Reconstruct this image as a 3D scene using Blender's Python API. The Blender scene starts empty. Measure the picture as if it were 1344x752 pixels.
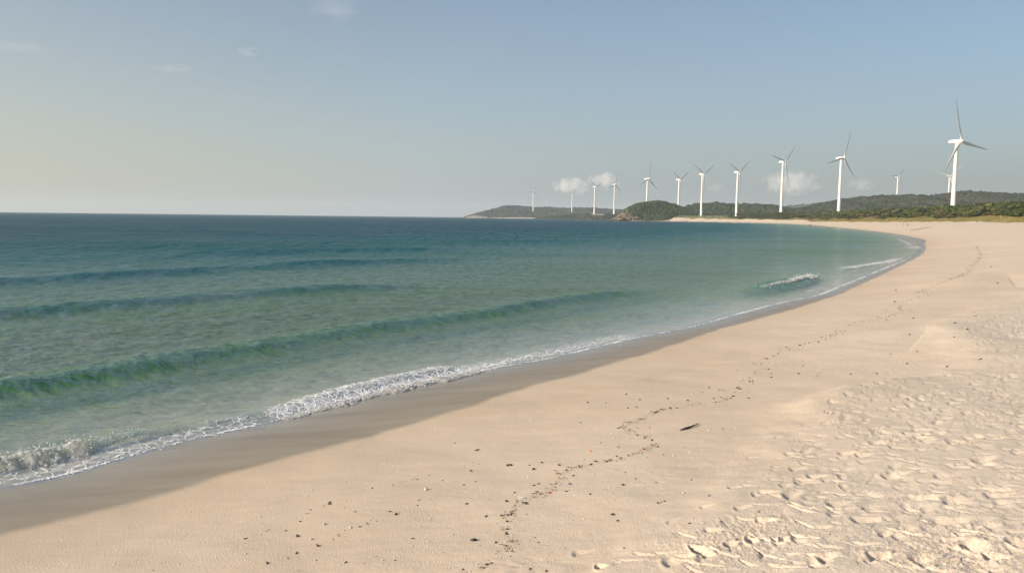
import bpy, bmesh, math, random
import numpy as np
from mathutils import Matrix, Vector

random.seed(7)
rng = np.random.default_rng(11)
sc = bpy.context.scene
col = sc.collection
R = math.radians

# ------------------------------------------------------------------ camera
FPX, EYE = 1000.0, 5.0
PITCH, ROLL = math.atan(90.5 / FPX), 0.0112
Rv = np.array([1.0, 0, 0]); Fv = np.array([0, math.cos(PITCH), -math.sin(PITCH)])
Uv = np.array([0, math.sin(PITCH), math.cos(PITCH)])
CX = math.cos(ROLL) * Rv + math.sin(ROLL) * Uv
CY = -math.sin(ROLL) * Rv + math.cos(ROLL) * Uv
EYEP = np.array([0, 0, EYE])
cd = bpy.data.cameras.new('camera'); cam = bpy.data.objects.new('camera', cd); col.objects.link(cam)
cd.sensor_width = 36; cd.lens = FPX / 1344 * 36; cd.clip_start = 0.1; cd.clip_end = 60000
M = Matrix(((CX[0], CY[0], -Fv[0], 0), (CX[1], CY[1], -Fv[1], 0), (CX[2], CY[2], -Fv[2], EYE), (0, 0, 0, 1)))
cam.matrix_world = M
sc.camera = cam

def ray(u, v):
    return Fv + (u - 672) / FPX * CX + (376 - v) / FPX * CY
def at_z(u, v, z=0.0):
    q = ray(u, v); t = (z - EYE) / q[2]
    return EYEP + q * t
def at_y(u, v, y):
    q = ray(u, v); return EYEP + q * (y / q[1])

# ------------------------------------------------------------------ small helpers
def tag(o, label=None, cat=None, group=None, kind=None):
    if label: o['label'] = label
    if cat: o['category'] = cat
    if group: o['group'] = group
    if kind: o['kind'] = kind
    return o
def link(name, me, mat=None, parent=None):
    o = bpy.data.objects.new(name, me); col.objects.link(o)
    if mat is not None:
        me.materials.append(mat)
    if parent is not None: o.parent = parent
    return o
def empty(name, loc, rz=0):
    o = bpy.data.objects.new(name, None); col.objects.link(o)
    o.location = loc; o.rotation_euler = (0, 0, rz); o.empty_display_size = 0.2
    return o
def np_mesh(name, verts, faces, smooth=True, attrs=None):
    """faces: (n,k) int array, one face size"""
    me = bpy.data.meshes.new(name)
    verts = np.asarray(verts, dtype=np.float32); faces = np.asarray(faces, dtype=np.int32)
    n, k = faces.shape
    me.vertices.add(len(verts)); me.vertices.foreach_set('co', verts.ravel())
    me.loops.add(n * k); me.loops.foreach_set('vertex_index', faces.ravel())
    me.polygons.add(n)
    me.polygons.foreach_set('loop_start', np.arange(0, n * k, k, dtype=np.int32))
    me.polygons.foreach_set('loop_total', np.full(n, k, dtype=np.int32))
    me.polygons.foreach_set('use_smooth', np.full(n, smooth))
    for an, arr in (attrs or {}).items():
        a = me.attributes.new(an, 'FLOAT', 'POINT'); a.data.foreach_set('value', np.asarray(arr, dtype=np.float32))
    me.update(calc_edges=True)
    return me
def bm_mesh(bm, name, smooth=True):
    me = bpy.data.meshes.new(name); bm.to_mesh(me); bm.free()
    for p in me.polygons: p.use_smooth = smooth
    return me
def sstep(a, b, x):
    t = np.clip((x - a) / (b - a), 0, 1); return t * t * (3 - 2 * t)

def hash2(ix, iy, seed):
    h = (ix.astype(np.int64) * 374761393 + iy.astype(np.int64) * 668265263 + seed * 974634777) & 0xffffffff
    h = ((h ^ (h >> 13)) * 1274126177) & 0xffffffff
    return ((h ^ (h >> 16)) & 0xffffff) / float(0xffffff)
def noise2(x, y, seed=0):
    ix = np.floor(x); iy = np.floor(y); fx = x - ix; fy = y - iy
    ux = fx * fx * fx * (fx * (fx * 6 - 15) + 10); uy = fy * fy * fy * (fy * (fy * 6 - 15) + 10)
    def g(dx, dy):
        a = hash2(ix + dx, iy + dy, seed) * 2 * np.pi
        return np.cos(a) * (fx - dx) + np.sin(a) * (fy - dy)
    n0 = g(0, 0) + ux * (g(1, 0) - g(0, 0)); n1 = g(0, 1) + ux * (g(1, 1) - g(0, 1))
    return (n0 + uy * (n1 - n0)) * 1.4
def fbm(x, y, octs=4, seed=0, gain=.5, lac=2.03):
    s = 0; a = 1.0
    for k in range(octs):
        s = s + a * noise2(x + 17.3 * k, y - 9.1 * k, seed + k); x = x * lac; y = y * lac; a *= gain
    return s

# ------------------------------------------------------------------ materials
def new_mat(name):
    m = bpy.data.materials.new(name); m.use_nodes = True
    nt = m.node_tree; nt.nodes.clear()
    out = nt.nodes.new('ShaderNodeOutputMaterial')
    return m, nt, out
def nd(nt, typ, **kw):
    n = nt.nodes.new(typ)
    for k, v in kw.items():
        if k in n.inputs.keys(): n.inputs[k].default_value = v
        else: setattr(n, k, v)
    return n
def mth(nt, op, a, b=None, c=None, clamp=False):
    n = nt.nodes.new('ShaderNodeMath'); n.operation = op; n.use_clamp = clamp
    for i, q in enumerate((a, b, c)):
        if q is None: continue
        if isinstance(q, (int, float)): n.inputs[i].default_value = q
        else: nt.links.new(q, n.inputs[i])
    return n.outputs[0]
def mixc(nt, f, a, b, blend='MIX'):
    n = nt.nodes.new('ShaderNodeMix'); n.data_type = 'RGBA'; n.blend_type = blend
    for i, q in ((0, f), (6, a), (7, b)):
        if isinstance(q, (int, float)): n.inputs[i].default_value = q
        elif isinstance(q, tuple): n.inputs[i].default_value = q if len(q) == 4 else q + (1,)
        else: nt.links.new(q, n.inputs[i])
    return n.outputs[2]
def attr(nt, name):
    n = nt.nodes.new('ShaderNodeAttribute'); n.attribute_name = name; return n.outputs['Fac']
def coords(nt, scale=(1, 1, 1), rot=0.0, src='Object'):
    tc = nt.nodes.new('ShaderNodeTexCoord'); mp = nt.nodes.new('ShaderNodeMapping')
    mp.inputs['Scale'].default_value = scale; mp.inputs['Rotation'].default_value = (0, 0, rot)
    nt.links.new(tc.outputs[src], mp.inputs['Vector']); return mp.outputs[0]
def noise(nt, vec, scale, detail=3, rough=.5):
    n = nt.nodes.new('ShaderNodeTexNoise'); n.inputs['Scale'].default_value = scale
    n.inputs['Detail'].default_value = detail; n.inputs['Roughness'].default_value = rough
    nt.links.new(vec, n.inputs['Vector']); return n.outputs['Fac']
def ramp(nt, f, stops):
    n = nt.nodes.new('ShaderNodeValToRGB'); e = n.color_ramp.elements
    while len(e) < len(stops): e.new(.5)
    for i, (p, c) in enumerate(stops):
        e[i].position = p; e[i].color = c if len(c) == 4 else tuple(c) + (1,)
    nt.links.new(f, n.inputs[0]); return n.outputs[0]
def bump(nt, h, strength, dist, normal=None):
    n = nt.nodes.new('ShaderNodeBump'); n.inputs['Strength'].default_value = strength; n.inputs['Distance'].default_value = dist
    nt.links.new(h, n.inputs['Height'])
    if normal is not None: nt.links.new(normal, n.inputs['Normal'])
    return n.outputs[0]
def simple_mat(name, c, rough=.7, var=.25, scale=3.0, bumpd=0.0, rand=0.0, src='Object', c2=None):
    m, nt, out = new_mat(name)
    p = nd(nt, 'ShaderNodeBsdfPrincipled', Roughness=rough)
    v = coords(nt, src=src)
    n = noise(nt, v, scale, 4, .6)
    c2 = c2 or tuple(min(1, q * (1 + var)) for q in c)
    cc = ramp(nt, n, [(.3, tuple(q * (1 - var) for q in c)), (.7, c2)])
    if rand:
        oi = nt.nodes.new('ShaderNodeObjectInfo')
        k = mth(nt, 'MULTIPLY_ADD', oi.outputs['Random'], rand, 1 - rand / 2)
        hs = nt.nodes.new('ShaderNodeHueSaturation'); nt.links.new(k, hs.inputs['Value']); nt.links.new(cc, hs.inputs['Color'])
        hh = mth(nt, 'MULTIPLY_ADD', oi.outputs['Random'], .06, .47); nt.links.new(hh, hs.inputs['Hue']); cc = hs.outputs[0]
    nt.links.new(cc, p.inputs['Base Color'])
    if bumpd: nt.links.new(bump(nt, n, 1, bumpd), p.inputs['Normal'])
    nt.links.new(p.outputs[0], out.inputs[0])
    return m

# ------------------------------------------------------------------ coast line
SHORE_PX = [(0, 640), (60, 630), (110, 617), (187, 594), (240, 580), (295, 567), (330, 560), (378, 549), (400, 543), (430, 534), (492, 517), (560, 502), (625, 488),
            (680, 478), (712, 473), (762, 461), (800, 452), (828, 445), (880, 435), (919, 427), (950, 418), (985, 408), (1012, 401),
            (1045, 393), (1075, 388), (1091, 381), (1117, 371), (1150, 357), (1187, 342), (1203, 334), (1210, 326), (1207, 317), (1190, 310.5), (1157, 305)]
shore = [tuple(at_z(u, v)[:2]) for u, v in SHORE_PX]
d0 = np.array(shore[0]) - np.array(shore[2]); d0 /= np.linalg.norm(d0)
back = [tuple(np.array(shore[0]) + d0 * k + np.array([-1, 1]) * .002 * k * k) for k in (400, 160, 60, 20, 6)]
far = [(265, 650), (345, 900), (392, 1130), (405, 1350), (380, 1500), (330, 1640), (275, 1690), (215, 1690), (190, 1715), (215, 1790), (400, 1900), (900, 2000), (8000, 2200)]
COAST = np.array(back + shore + far)
def smooth_poly(P, n=3):
    for _ in range(n):
        Q = [P[0]]
        for a, b in zip(P[:-1], P[1:]): Q += [a * .75 + b * .25, a * .25 + b * .75]
        P = np.array(Q + [P[-1]])
    return P
COAST = smooth_poly(COAST, 1)
# fine wavy swash outline
LANDPOLY = np.vstack([COAST, [(9000, -9000), (COAST[0][0] - 10, -9000)]])

def in_poly(x, y, P):
    inside = np.zeros(x.shape, bool); n = len(P)
    for i in range(n):
        x1, y1 = P[i]; x2, y2 = P[(i + 1) % n]
        if y1 == y2: continue
        c = (y1 > y) != (y2 > y)
        inside ^= c & (x < (x2 - x1) * (y - y1) / (y2 - y1) + x1)
    return inside
def poly_dist(x, y, P, want_s=False):
    best = np.full(x.shape, 1e12); bs = np.zeros(x.shape) if want_s else None; acc = 0.0
    for (x1, y1), (x2, y2) in zip(P[:-1], P[1:]):
        dx, dy = x2 - x1, y2 - y1; L2 = dx * dx + dy * dy
        if L2 == 0: continue
        t = np.clip(((x - x1) * dx + (y - y1) * dy) / L2, 0, 1)
        q = (x - x1 - t * dx) ** 2 + (y - y1 - t * dy) ** 2
        if want_s:
            m = q < best; bs = np.where(m, acc + t * math.sqrt(L2), bs); acc += math.sqrt(L2)
        best = np.minimum(best, q)
    return (np.sqrt(best), bs) if want_s else np.sqrt(best)
def shore_d(x, y):
    x = np.asarray(x, float); y = np.asarray(y, float)
    d = poly_dist(x, y, COAST)
    return np.where(in_poly(x, y, LANDPOLY), d, -d)
def base_z(d):
    land = 6.4 * (1 - np.exp(-(np.maximum(d, 0) / 45) ** 1.12))
    sea = np.maximum(-d, 0)
    bed = np.where(sea < 9, -.055 * sea, -.495 - .06 * (sea - 9))
    bed = np.maximum(bed, -9)
    return np.where(d > 0, land, bed)
# ------------------------------------------------------------------ ground sheet (sand, bed, dunes)
def polar(th_dense, rows):
    t = np.concatenate([np.linspace(-180, -40, 40), th_dense, np.linspace(40, 180, 40)])
    return np.radians(np.unique(np.round(t, 5))), np.unique(rows)
dep = np.concatenate([np.linspace(.62, .04, 640), np.geomspace(.0398, .0006, 130)])
rows = np.concatenate([[.5, 1, 2, 3, 4, 5], 3.8 / np.tan(dep), [8600, 11000]])
TH, RR = polar(np.linspace(-38, 38, 1360), rows)
def grid_xy(TH, RR):
    t, r = np.meshgrid(TH, RR); return r * np.sin(t), r * np.cos(t)
GX, GY = grid_xy(TH, RR)
def chunked(f, *a):
    s = a[0].shape; fl = [q.ravel() for q in a]; out = []
    for i in range(0, fl[0].size, 200000): out.append(f(*[q[i:i + 200000] for q in fl]))
    return np.concatenate(out).reshape(s)
GD = chunked(shore_d, GX, GY)
def eff_d(d, y): return d * (1 + .8 * sstep(500, 950, np.asarray(y, float)))
GE = eff_d(GD, GY)
GZ = base_z(GD) + np.where(GD > 0, 7.4 * sstep(62, 116, GE), 0)
GR = np.hypot(GX, GY)
GZ0 = GZ.copy()
def bil(G, px, py):
    r = math.hypot(px, py); th = math.atan2(px, py)
    i = int(min(max(RR.searchsorted(r) - 1, 0), len(RR) - 2)); j = int(min(max(TH.searchsorted(th) - 1, 0), len(TH) - 2))
    a = min(max((r - RR[i]) / (RR[i + 1] - RR[i]), 0), 1); b = min(max((th - TH[j]) / (TH[j + 1] - TH[j]), 0), 1)
    return float((G[i, j] * (1 - a) + G[i + 1, j] * a) * (1 - b) + (G[i, j + 1] * (1 - a) + G[i + 1, j + 1] * a) * b)
def hit0(u, v):
    z = 1.2
    for _ in range(22):
        p = at_z(u, v, z); z = .5 * z + .5 * bil(GZ0, p[0], p[1])
    return at_z(u, v, z)

# wet band edge
WET_PX = [(-60, 717), (0, 702), (130, 668), (256, 636), (350, 607), (420, 588), (500, 567), (560, 550), (620, 531), (668, 516), (705, 504), (748, 493), (798, 478), (860, 459), (914, 442),
          (960, 427), (995, 418), (1040, 406), (1076, 395), (1110, 382), (1134, 371), (1175, 352), (1205, 337), (1215, 328), (1213, 319)]
wet = np.array([hit0(u, v)[:2] for u, v in WET_PX])
wet = np.vstack([[wet[0] + (wet[0] - wet[2]) * 8], wet, [(115, 212), (169, 342), (268, 648), (349, 900), (397, 1130), (411, 1350), (386, 1505), (336, 1650), (275, 1700)]])
wet = smooth_poly(wet, 2)
WPOLY = np.vstack([wet, [(9000, 1700), (9000, -9000), (wet[0][0], -9000)]])
dw = poly_dist(GX, GY, wet) * np.where(in_poly(GX, GY, WPOLY), 1, -1)
dw = dw + .10 * fbm(GX * .9, GY * .9, 3, 5) + .14 * fbm(GX * .28, GY * .28, 2, 6)
GWET = 1 - sstep(-.16, .26, dw)
GDAMP = np.exp(-np.maximum(dw, 0) / 4.5)

# trampled terrace
TR_PX = [(735, 800), (800, 752), (880, 716), (960, 664), (1010, 612), (1050, 560), (1085, 528), (1130, 512), (1200, 503), (1258, 490), (1272, 466), (1248, 443), (1222, 430), (1262, 414), (1344, 392), (1480, 372)]
tr = np.array([hit0(u, v)[:2] for u, v in TR_PX]); tr = smooth_poly(tr, 2)
tr_in = in_poly(GX, GY, np.vstack([tr, [(200, 40), (200, -60), (tr[0][0], -60)]]))
GT = poly_dist(GX, GY, tr) * np.where(tr_in, 1, -1)
GT += .35 * fbm(GX * .8, GY * .8, 3, 21)
tramp = sstep(-1.2, 2.0, GT) * sstep(200, 60, GR)
GZ = GZ + .11 * sstep(-.9, .6, GT) * np.exp(-np.maximum(GT, 0) / 6.0) * sstep(90, 40, GR)
def add_ridge(px, h, wl, wr):
    global GZ
    P = smooth_poly(np.array([hit0(u, v)[:2] for u, v in px]), 2)
    lo = P.min(0) - 4 * max(wl, wr); hi = P.max(0) + 4 * max(wl, wr)
    m = (GX > lo[0]) & (GX < hi[0]) & (GY > lo[1]) & (GY < hi[1])
    if not m.any(): return
    d, s = poly_dist(GX[m], GY[m], P, True)
    L = np.linalg.norm(np.diff(P, axis=0), axis=1).sum()
    fade = np.clip(np.minimum(s, L - s) / (.3 * L), 0, 1)
    GZ[m] += h * np.exp(-(d / wl) ** 2) * (.25 + .75 * fade)
add_ridge([(1130, 459), (1175, 444), (1222, 431), (1262, 452), (1275, 472)], .17, 1.2, 1.2)
add_ridge([(1040, 545), (1100, 522), (1160, 508), (1230, 500)], .14, .5, .5)
add_ridge([(1215, 391), (1262, 374), (1300, 364), (1350, 362), (1420, 372)], .30, 2.4, 2.4)
add_ridge([(1150, 328), (1230, 322), (1330, 318), (1420, 315)], .25, 5, 5)
# long soft undulations
land_m = sstep(1.0, 6.0, GD)
GZ += land_m * sstep(400, 60, GR) * (.05 * fbm(GX * .25, GY * .25, 3, 3) + .006 * fbm(GX * .9 + GY * .5, GY * 1.6, 3, 33))
# sand micro relief: smooth wind-combed zone and churned zone
near = GR < 90
x, y = GX[near], GY[near]; t = tramp[near]; ld = sstep(1.5, 8, dw[near])
rel = (.0042 * fbm(x * 2.2, y * 4.2, 3, 8) + .0016 * fbm(x * 9, y * 16, 3, 9)) * ld * (1 - t)
ca, sa = math.cos(.75), math.sin(.75)
xa, ya = x * ca + y * sa, -x * sa + y * ca
ch = fbm(x * 1.6, y * 2.3, 4, 40)
rd = 1 - np.abs(fbm(xa * 1.5, ya * 3.4, 3, 41)); rd2 = 1 - np.abs(fbm(x * 3.1, y * 4.4, 3, 45))
patch = .35 + .65 * sstep(-.25, .35, fbm(x * .35, y * .5, 2, 47))
rel += t * patch * (.013 * ch - .010 * (rd ** 4 - .35) - .004 * (rd2 ** 4 - .35) + .0022 * fbm(x * 14, y * 16, 3, 43))
GZ[near] += rel
# a few wind-combed patches near the camera foot
GZ[near] += .012 * np.maximum(0, fbm(x * .7 + 5, y * .7, 2, 77)) * fbm(x * 6, y * 13, 2, 78) * ld * (1 - t)

def stamp(cx, cy, ang, L, W, D, rim=.35, heel=True):
    r = math.hypot(cx, cy); th = math.atan2(cx, cy); ext = 2.6 * L
    i0, i1 = np.searchsorted(RR, [r - ext, r + ext]); dth = ext / r
    j0, j1 = np.searchsorted(TH, [th - dth, th + dth])
    if i1 - i0 < 3 or j1 - j0 < 3: return
    X = GX[i0:i1, j0:j1] - cx; Y = GY[i0:i1, j0:j1] - cy
    if heel is not None:
        q0 = X / L; X = L * np.where(q0 < -.15, (q0 + .15) * 2.1 - .15, np.where(q0 > .2, .2 + (q0 - .2) * .72, q0))
    c, s = math.cos(ang), math.sin(ang); a = (X * c + Y * s) / L; b = (-X * s + Y * c) / W
    b = b * (1 + .25 * np.tanh(2 * a))
    q = a * a + b * b
    k = -D * np.exp(-(q ** 1.25)) + rim * D * np.exp(-((np.sqrt(q) - 1.5) / .5) ** 2)
    if heel: k = k - .25 * D * np.exp(-((a + .55) ** 2 + b * b) * 6)
    GZ[i0:i1, j0:j1] += k
n_st = 0
tp_lo, tp_hi = (0, 5), (46, 52)
cand = np.column_stack([rng.uniform(tp_lo[0], tp_hi[0], 80000), rng.uniform(tp_lo[1], tp_hi[1], 80000)])
ok = in_poly(cand[:, 0], cand[:, 1], np.vstack([tr, [(200, 40), (200, -60), (tr[0][0], -60)]])) & (np.abs(np.arctan2(cand[:, 0], cand[:, 1])) < R(37))
cand = cand[ok]
for (px, py) in cand[:2300]:
    if random.random() > float(sstep(-.3, 3.5, np.array(bil(GT, px, py)))) * .9 + .08: continue
    big = random.random()
    stamp(px, py, random.gauss(.5, .7), random.uniform(.08, .15), random.uniform(.045, .085), random.uniform(.007, .026) * (1 + .4 * float(sstep(14, 26, np.array(py)))) * (1.3 if big > .85 else 1), random.uniform(.05, .2), random.random() < .5)
for (px, py) in cand[4000:4900]:
    stamp(px, py, random.gauss(-.6, .3), random.uniform(.10, .22), random.uniform(.018, .034), random.uniform(.013, .030), .25)
FOOT_PX = [(1109, 601, .15, .05), (1075, 603, .1, .025), (1043, 622, .13, .035), (1003, 655, .12, .03), (1035, 658, .16, .05), (962, 648, .12, .025), (985, 603, .1, .015), (1150, 588, .16, .05), (1193, 575, .15, .05),
           (1167, 630, .17, .055), (1130, 604, .12, .035), (1215, 585, .15, .045), (1068, 632, .14, .04), (970, 677, .11, .025), (925, 672, .1, .02), (760, 727, .12, .022), (880, 690, .1, .015), (1250, 664, .2, .05), (1285, 612, .2, .05),
           (1096, 668, .17, .05), (1205, 660, .17, .05), (1130, 690, .17, .05), (1240, 690, .2, .05), (1020, 578, .1, .015), (1050, 640, .13, .03)]
for u, v, L, D in FOOT_PX:
    p = hit0(u, v); stamp(p[0], p[1], random.gauss(.35, .3), L, L * .5, D, .2)
for u, v, L, D in [(912, 736, .17, .11), (982, 722, .12, .10), (1026, 719, .10, .08), (1000, 694, .16, .07), (955, 728, .12, .06), (925, 742, .1, .06), (785, 749, .12, .07), (808, 746, .05, .03), (1272, 724, .22, .12), (1300, 738, .15, .10), (1330, 718, .2, .1), (1262, 708, .12, .07), (1150, 742, .2, .08), (1205, 745, .2, .07), (880, 750, .2, .05), (1080, 745, .16, .06)]:
    p = hit0(u, v); stamp(p[0], p[1], random.gauss(.5, .5), L * .68, L * .42, D * .8, .25)
for u, v, L, D in [(1312, 722, .18, .05)]:
    p = hit0(u, v); stamp(p[0], p[1], random.gauss(.2, .4), L, L * .45, -D, -.25, None)
# rough crumbly texture round the dug places
for u, v, rad in [(940, 728, .7), (1310, 720, .8), (1225, 740, .7), (1000, 700, .5)]:
    p = hit0(u, v); m = np.hypot(GX - p[0], GY - p[1]) < rad * 2
    x, y = GX[m], GY[m]
    GZ[m] += .013 * np.exp(-((x - p[0]) ** 2 + (y - p[1]) ** 2) / rad ** 2) * (np.abs(fbm(x * 11, y * 13, 3, 91)) * 1.3 - .35)
# dunes behind the beach
dn = sstep(60, 110, GE)
GZ += dn * (1.2 * fbm(GX * .02, GY * .02, 3, 61) + .5 * fbm(GX * .08, GY * .08, 2, 62)) + sstep(45, 70, GD) * .35 * fbm(GX * .06, GY * .12, 3, 64)

def height(px, py): return bil(GZ, px, py)
def hit(u, v):
    z = hit0(u, v)[2]
    for _ in range(14):
        p = at_z(u, v, z); z = .5 * z + .5 * height(p[0], p[1])
    return at_z(u, v, z)

# darker streaks in the colour of the far beach sand
seep = np.zeros_like(GZ)
for px, w_ in (([(1197, 302.6), (1207, 300.6), (1220, 298.4)], 2.0), ([(1222, 291.6), (1228, 290.2), (1235, 288.9)], 4.0)):
    q = [hit0(a, b) for a, b in px]; P = np.array([k[:2] for k in q])
    m = (GR > 60) & (GR < 800)
    dd, ss = poly_dist(GX[m], GY[m], P, True)
    seep[m] = np.maximum(seep[m], np.exp(-(dd / w_) ** 2))

def grid_faces(nr, nt, keep=None):
    i, j = np.meshgrid(np.arange(nr - 1), np.arange(nt - 1), indexing='ij')
    a = i * nt + j
    F = np.stack([a, a + 1, a + nt + 1, a + nt], -1).reshape(-1, 4)
    if keep is not None:
        k = keep[:-1, :-1] | keep[1:, :-1] | keep[:-1, 1:] | keep[1:, 1:]
        F = F[k.ravel()]
    return F[:, ::-1]
def compact(V, F, attrs):
    used = np.unique(F); mp = np.full(len(V), -1, np.int64); mp[used] = np.arange(len(used))
    return V[used], mp[F], {k: a[used] for k, a in attrs.items()}

# sand material
sand, nt, out = new_mat('beach_sand')
p = nd(nt, 'ShaderNodeBsdfPrincipled')
v = coords(nt)
wetA = attr(nt, 'wet'); damp = attr(nt, 'damp'); trm = attr(nt, 'trample'); sd = attr(nt, 'shore'); streakA = attr(nt, 'seep')
grain = noise(nt, v, 160, 2, .7); spk = noise(nt, v, 55, 2, .6); mot = noise(nt, v, 1.1, 5, .6); big = noise(nt, v, .12, 3, .5)
dry = mixc(nt, trm, (.70, .575, .44), (.69, .59, .48))
dry = mixc(nt, mth(nt, 'MULTIPLY', damp, .75), dry, (.56, .44, .31))
dry = mixc(nt, mth(nt, 'MULTIPLY', sstepn := mth(nt, 'MULTIPLY_ADD', mot, 2.4, -.8, True), .22), dry, (.50, .385, .275))
dry = mixc(nt, mth(nt, 'MULTIPLY_ADD', big, 1.6, -.6, True), dry, (.76, .645, .515))
fl = mth(nt, 'MULTIPLY', mth(nt, 'GREATER_THAN', spk, .68), .5)
dry = mixc(nt, fl, dry, (.28, .21, .15))
dry = mixc(nt, mth(nt, 'MULTIPLY_ADD', grain, 1.2, -.4, True), dry, mixc(nt, 1.0, dry, (.82, .80, .78), 'MULTIPLY'))
dry = mixc(nt, mth(nt, 'MULTIPLY', streakA, .75), dry, (.24, .19, .13))
wst = noise(nt, coords(nt, (.25, 1.6, 1), .9), 1.2, 4, .55)
wetc = ramp(nt, wst, [(.3, (.25, .212, .16)), (.55, (.29, .25, .193)), (.75, (.325, .28, .22))])
wetc = mixc(nt, mth(nt, 'MULTIPLY', sd, -1.6, None, True), wetc, mixc(nt, wst, (.50, .42, .29), (.66, .56, .41)))
c = mixc(nt, wetA, dry, wetc)
nt.links.new(c, p.inputs['Base Color'])
# the lower wet sand carries a water film: mirror like; higher up it is only damp
film = mth(nt, 'MULTIPLY', wetA, mth(nt, 'SUBTRACT', 1.0, mth(nt, 'MULTIPLY', sd, .32), None, True))
film = mth(nt, 'MULTIPLY', film, mth(nt, 'MULTIPLY_ADD', wst, 1.2, .40, True))
nt.links.new(mth(nt, 'MULTIPLY_ADD', film, -.76, .88), p.inputs['Roughness'])
nt.links.new(mth(nt, 'MULTIPLY_ADD', wetA, .45, .12), p.inputs['Specular IOR Level'])
hgt = mth(nt, 'ADD', mth(nt, 'MULTIPLY', grain, .35), spk)
bs = mth(nt, 'MULTIPLY_ADD', wetA, -.85, 1.0)
bn = nt.nodes.new('ShaderNodeBump'); bn.inputs['Distance'].default_value = .012
nt.links.new(hgt, bn.inputs['Height']); nt.links.new(mth(nt, 'MULTIPLY', bs, .9), bn.inputs['Strength'])
nt.links.new(bn.outputs[0], p.inputs['Normal'])
# earth and litter under the scrub
soil = mth(nt, 'MULTIPLY_ADD', mth(nt, 'ADD', sd, mth(nt, 'MULTIPLY_ADD', noise(nt, v, .06, 5, .65), 44, -22)), .12, -9.1, True)
soilc = ramp(nt, noise(nt, coords(nt, (1, .4, 1)), .12, 5, .7), [(.36, (.07, .085, .03)), (.5, (.16, .155, .06)), (.64, (.33, .28, .14))])
nt.links.new(mixc(nt, soil, c, soilc), p.inputs['Base Color'])
nt.links.new(p.outputs[0], out.inputs[0])

V = np.stack([GX, GY, GZ], -1).reshape(-1, 3)
F = grid_faces(*GX.shape)
F = np.vstack([F])
me = np_mesh('beach', V, F, True, dict(wet=GWET.ravel(), damp=GDAMP.ravel(), trample=tramp.ravel(), shore=np.clip(GE, -1, 100).ravel(), seep=seep.ravel()))
tag(link('beach', me, sand), kind='structure')

# ------------------------------------------------------------------ sea
depw = np.concatenate([np.linspace(.52, .03, 620), np.geomspace(.0298, .00036, 150)])
TW, RW = polar(np.linspace(-38, 38, 1360), np.concatenate([[4, 6, 8], EYE / np.tan(np.maximum(depw, .00046)), [11500]]))
SX, SY = grid_xy(TW, RW); SD = chunked(shore_d, SX, SY); SR = np.hypot(SX, SY)
SZ = np.zeros_like(SX); WV = np.zeros_like(SX); foam = np.zeros_like(SX)
off = sstep(0, -2.5, SD)
def swell(px, h, front, rear, seed, endfade=.12, ends=(True, True)):
    P = smooth_poly(np.array([at_z(u, v, .15)[:2] for u, v in px]), 2)
    L = np.linalg.norm(np.diff(P, axis=0), axis=1).sum()
    m = (SR > 10) & (SR < 400) & (SD < 1)
    X, Y = SX[m], SY[m]
    X = X + .35 * noise2(X * .15, Y * .15, seed); Y = Y + .5 * noise2(X * .13 + 3, Y * .13, seed + 1)
    d, s = poly_dist(X, Y, P, True)
    # sign: + on the shore side
    land = in_poly(X, Y, np.vstack([P[0] + (P[0] - P[1]) * 50, P, P[-1] + (P[-1] - P[-2]) * 50, [(900, -200), (-200, -400)]]))
    w = np.where(land, front, rear)
    k = np.exp(-(d / w) ** 2)
    a = 1 - .45 * np.clip(noise2(s * .10, s * 0 + seed, seed + 5) + .2, 0, 1)
    if ends[0]: a = a * sstep(0, endfade * L, s)
    if ends[1]: a = a * sstep(0, endfade * L, L - s)
    SZ[m] += h * a * k * sstep(.2, -1.2, SD[m]); WV[m] += h * a * np.exp(-(np.maximum(d - .3 * front, 0) / (w * np.where(land, 1.0, .6))) ** 2)
    return P
swell([(-120, 535), (0, 514), (90, 502), (187, 484), (295, 463), (418, 444), (560, 421), (686, 405), (762, 392), (838, 382), (900, 376)], .40, .70, 2.0, 101, .25, (False, True))
swell([(-120, 420), (0, 412), (148, 400), (295, 387), (394, 380), (492, 376), (600, 372)], .36, 1.1, 3.2, 111, .3, (False, True))
swell([(-120, 378), (0, 370), (148, 362), (295, 353), (380, 348), (467, 344), (560, 341), (690, 338)], .44, 1.5, 4.5, 121, .3, (False, True))
swell([(120, 341), (236, 335), (344, 330), (492, 327.5), (640, 327)], .46, 2.4, 7, 131, .3)
swell([(-100, 331), (60, 328), (200, 322), (400, 318), (560, 316)], .26, 4, 9, 141, .3)
swell([(965, 386), (1000, 380), (1025, 375), (1050, 369), (1068, 363)], .55, .8, 1.7, 151, .35)
swell([(-60, 622), (0, 603), (60, 592), (120, 577), (180, 566), (260, 552), (330, 540), (380, 530), (430, 516), (490, 503), (560, 487), (620, 476)], .16, .3, .7, 161, .1, (False, True))
# chop
m = SR < 260
x, y = SX[m], SY[m]; o_ = off[m]
fade1 = sstep(120, 40, SR[m]); fade2 = sstep(60, 20, SR[m]); fade3 = sstep(260, 90, SR[m])
ca, sa = math.cos(.35), math.sin(.35)
xa, ya = x * ca + y * sa, -x * sa + y * ca
SZ[m] += o_ * (.045 * fbm(xa * .22, ya * .5, 2, 201) * fade3 + .056 * fbm(xa * .8, ya * 1.9, 3, 202) * fade1 + .036 * fbm(xa * 1.4, ya * 3.4, 2, 207) * fade1 + .009 * fbm(x * 5.5, y * 10, 2, 208) * fade2 + .030 * fbm(x * 2.4, y * 5.0, 3, 203) * fade2)
SZ[m] += .004 * fbm(x * 3, y * 4, 2, 205) * fade2 * (1 - o_)
SZ += np.where(SD > -.6, .012 * sstep(-.6, 0, SD), 0)
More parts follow.
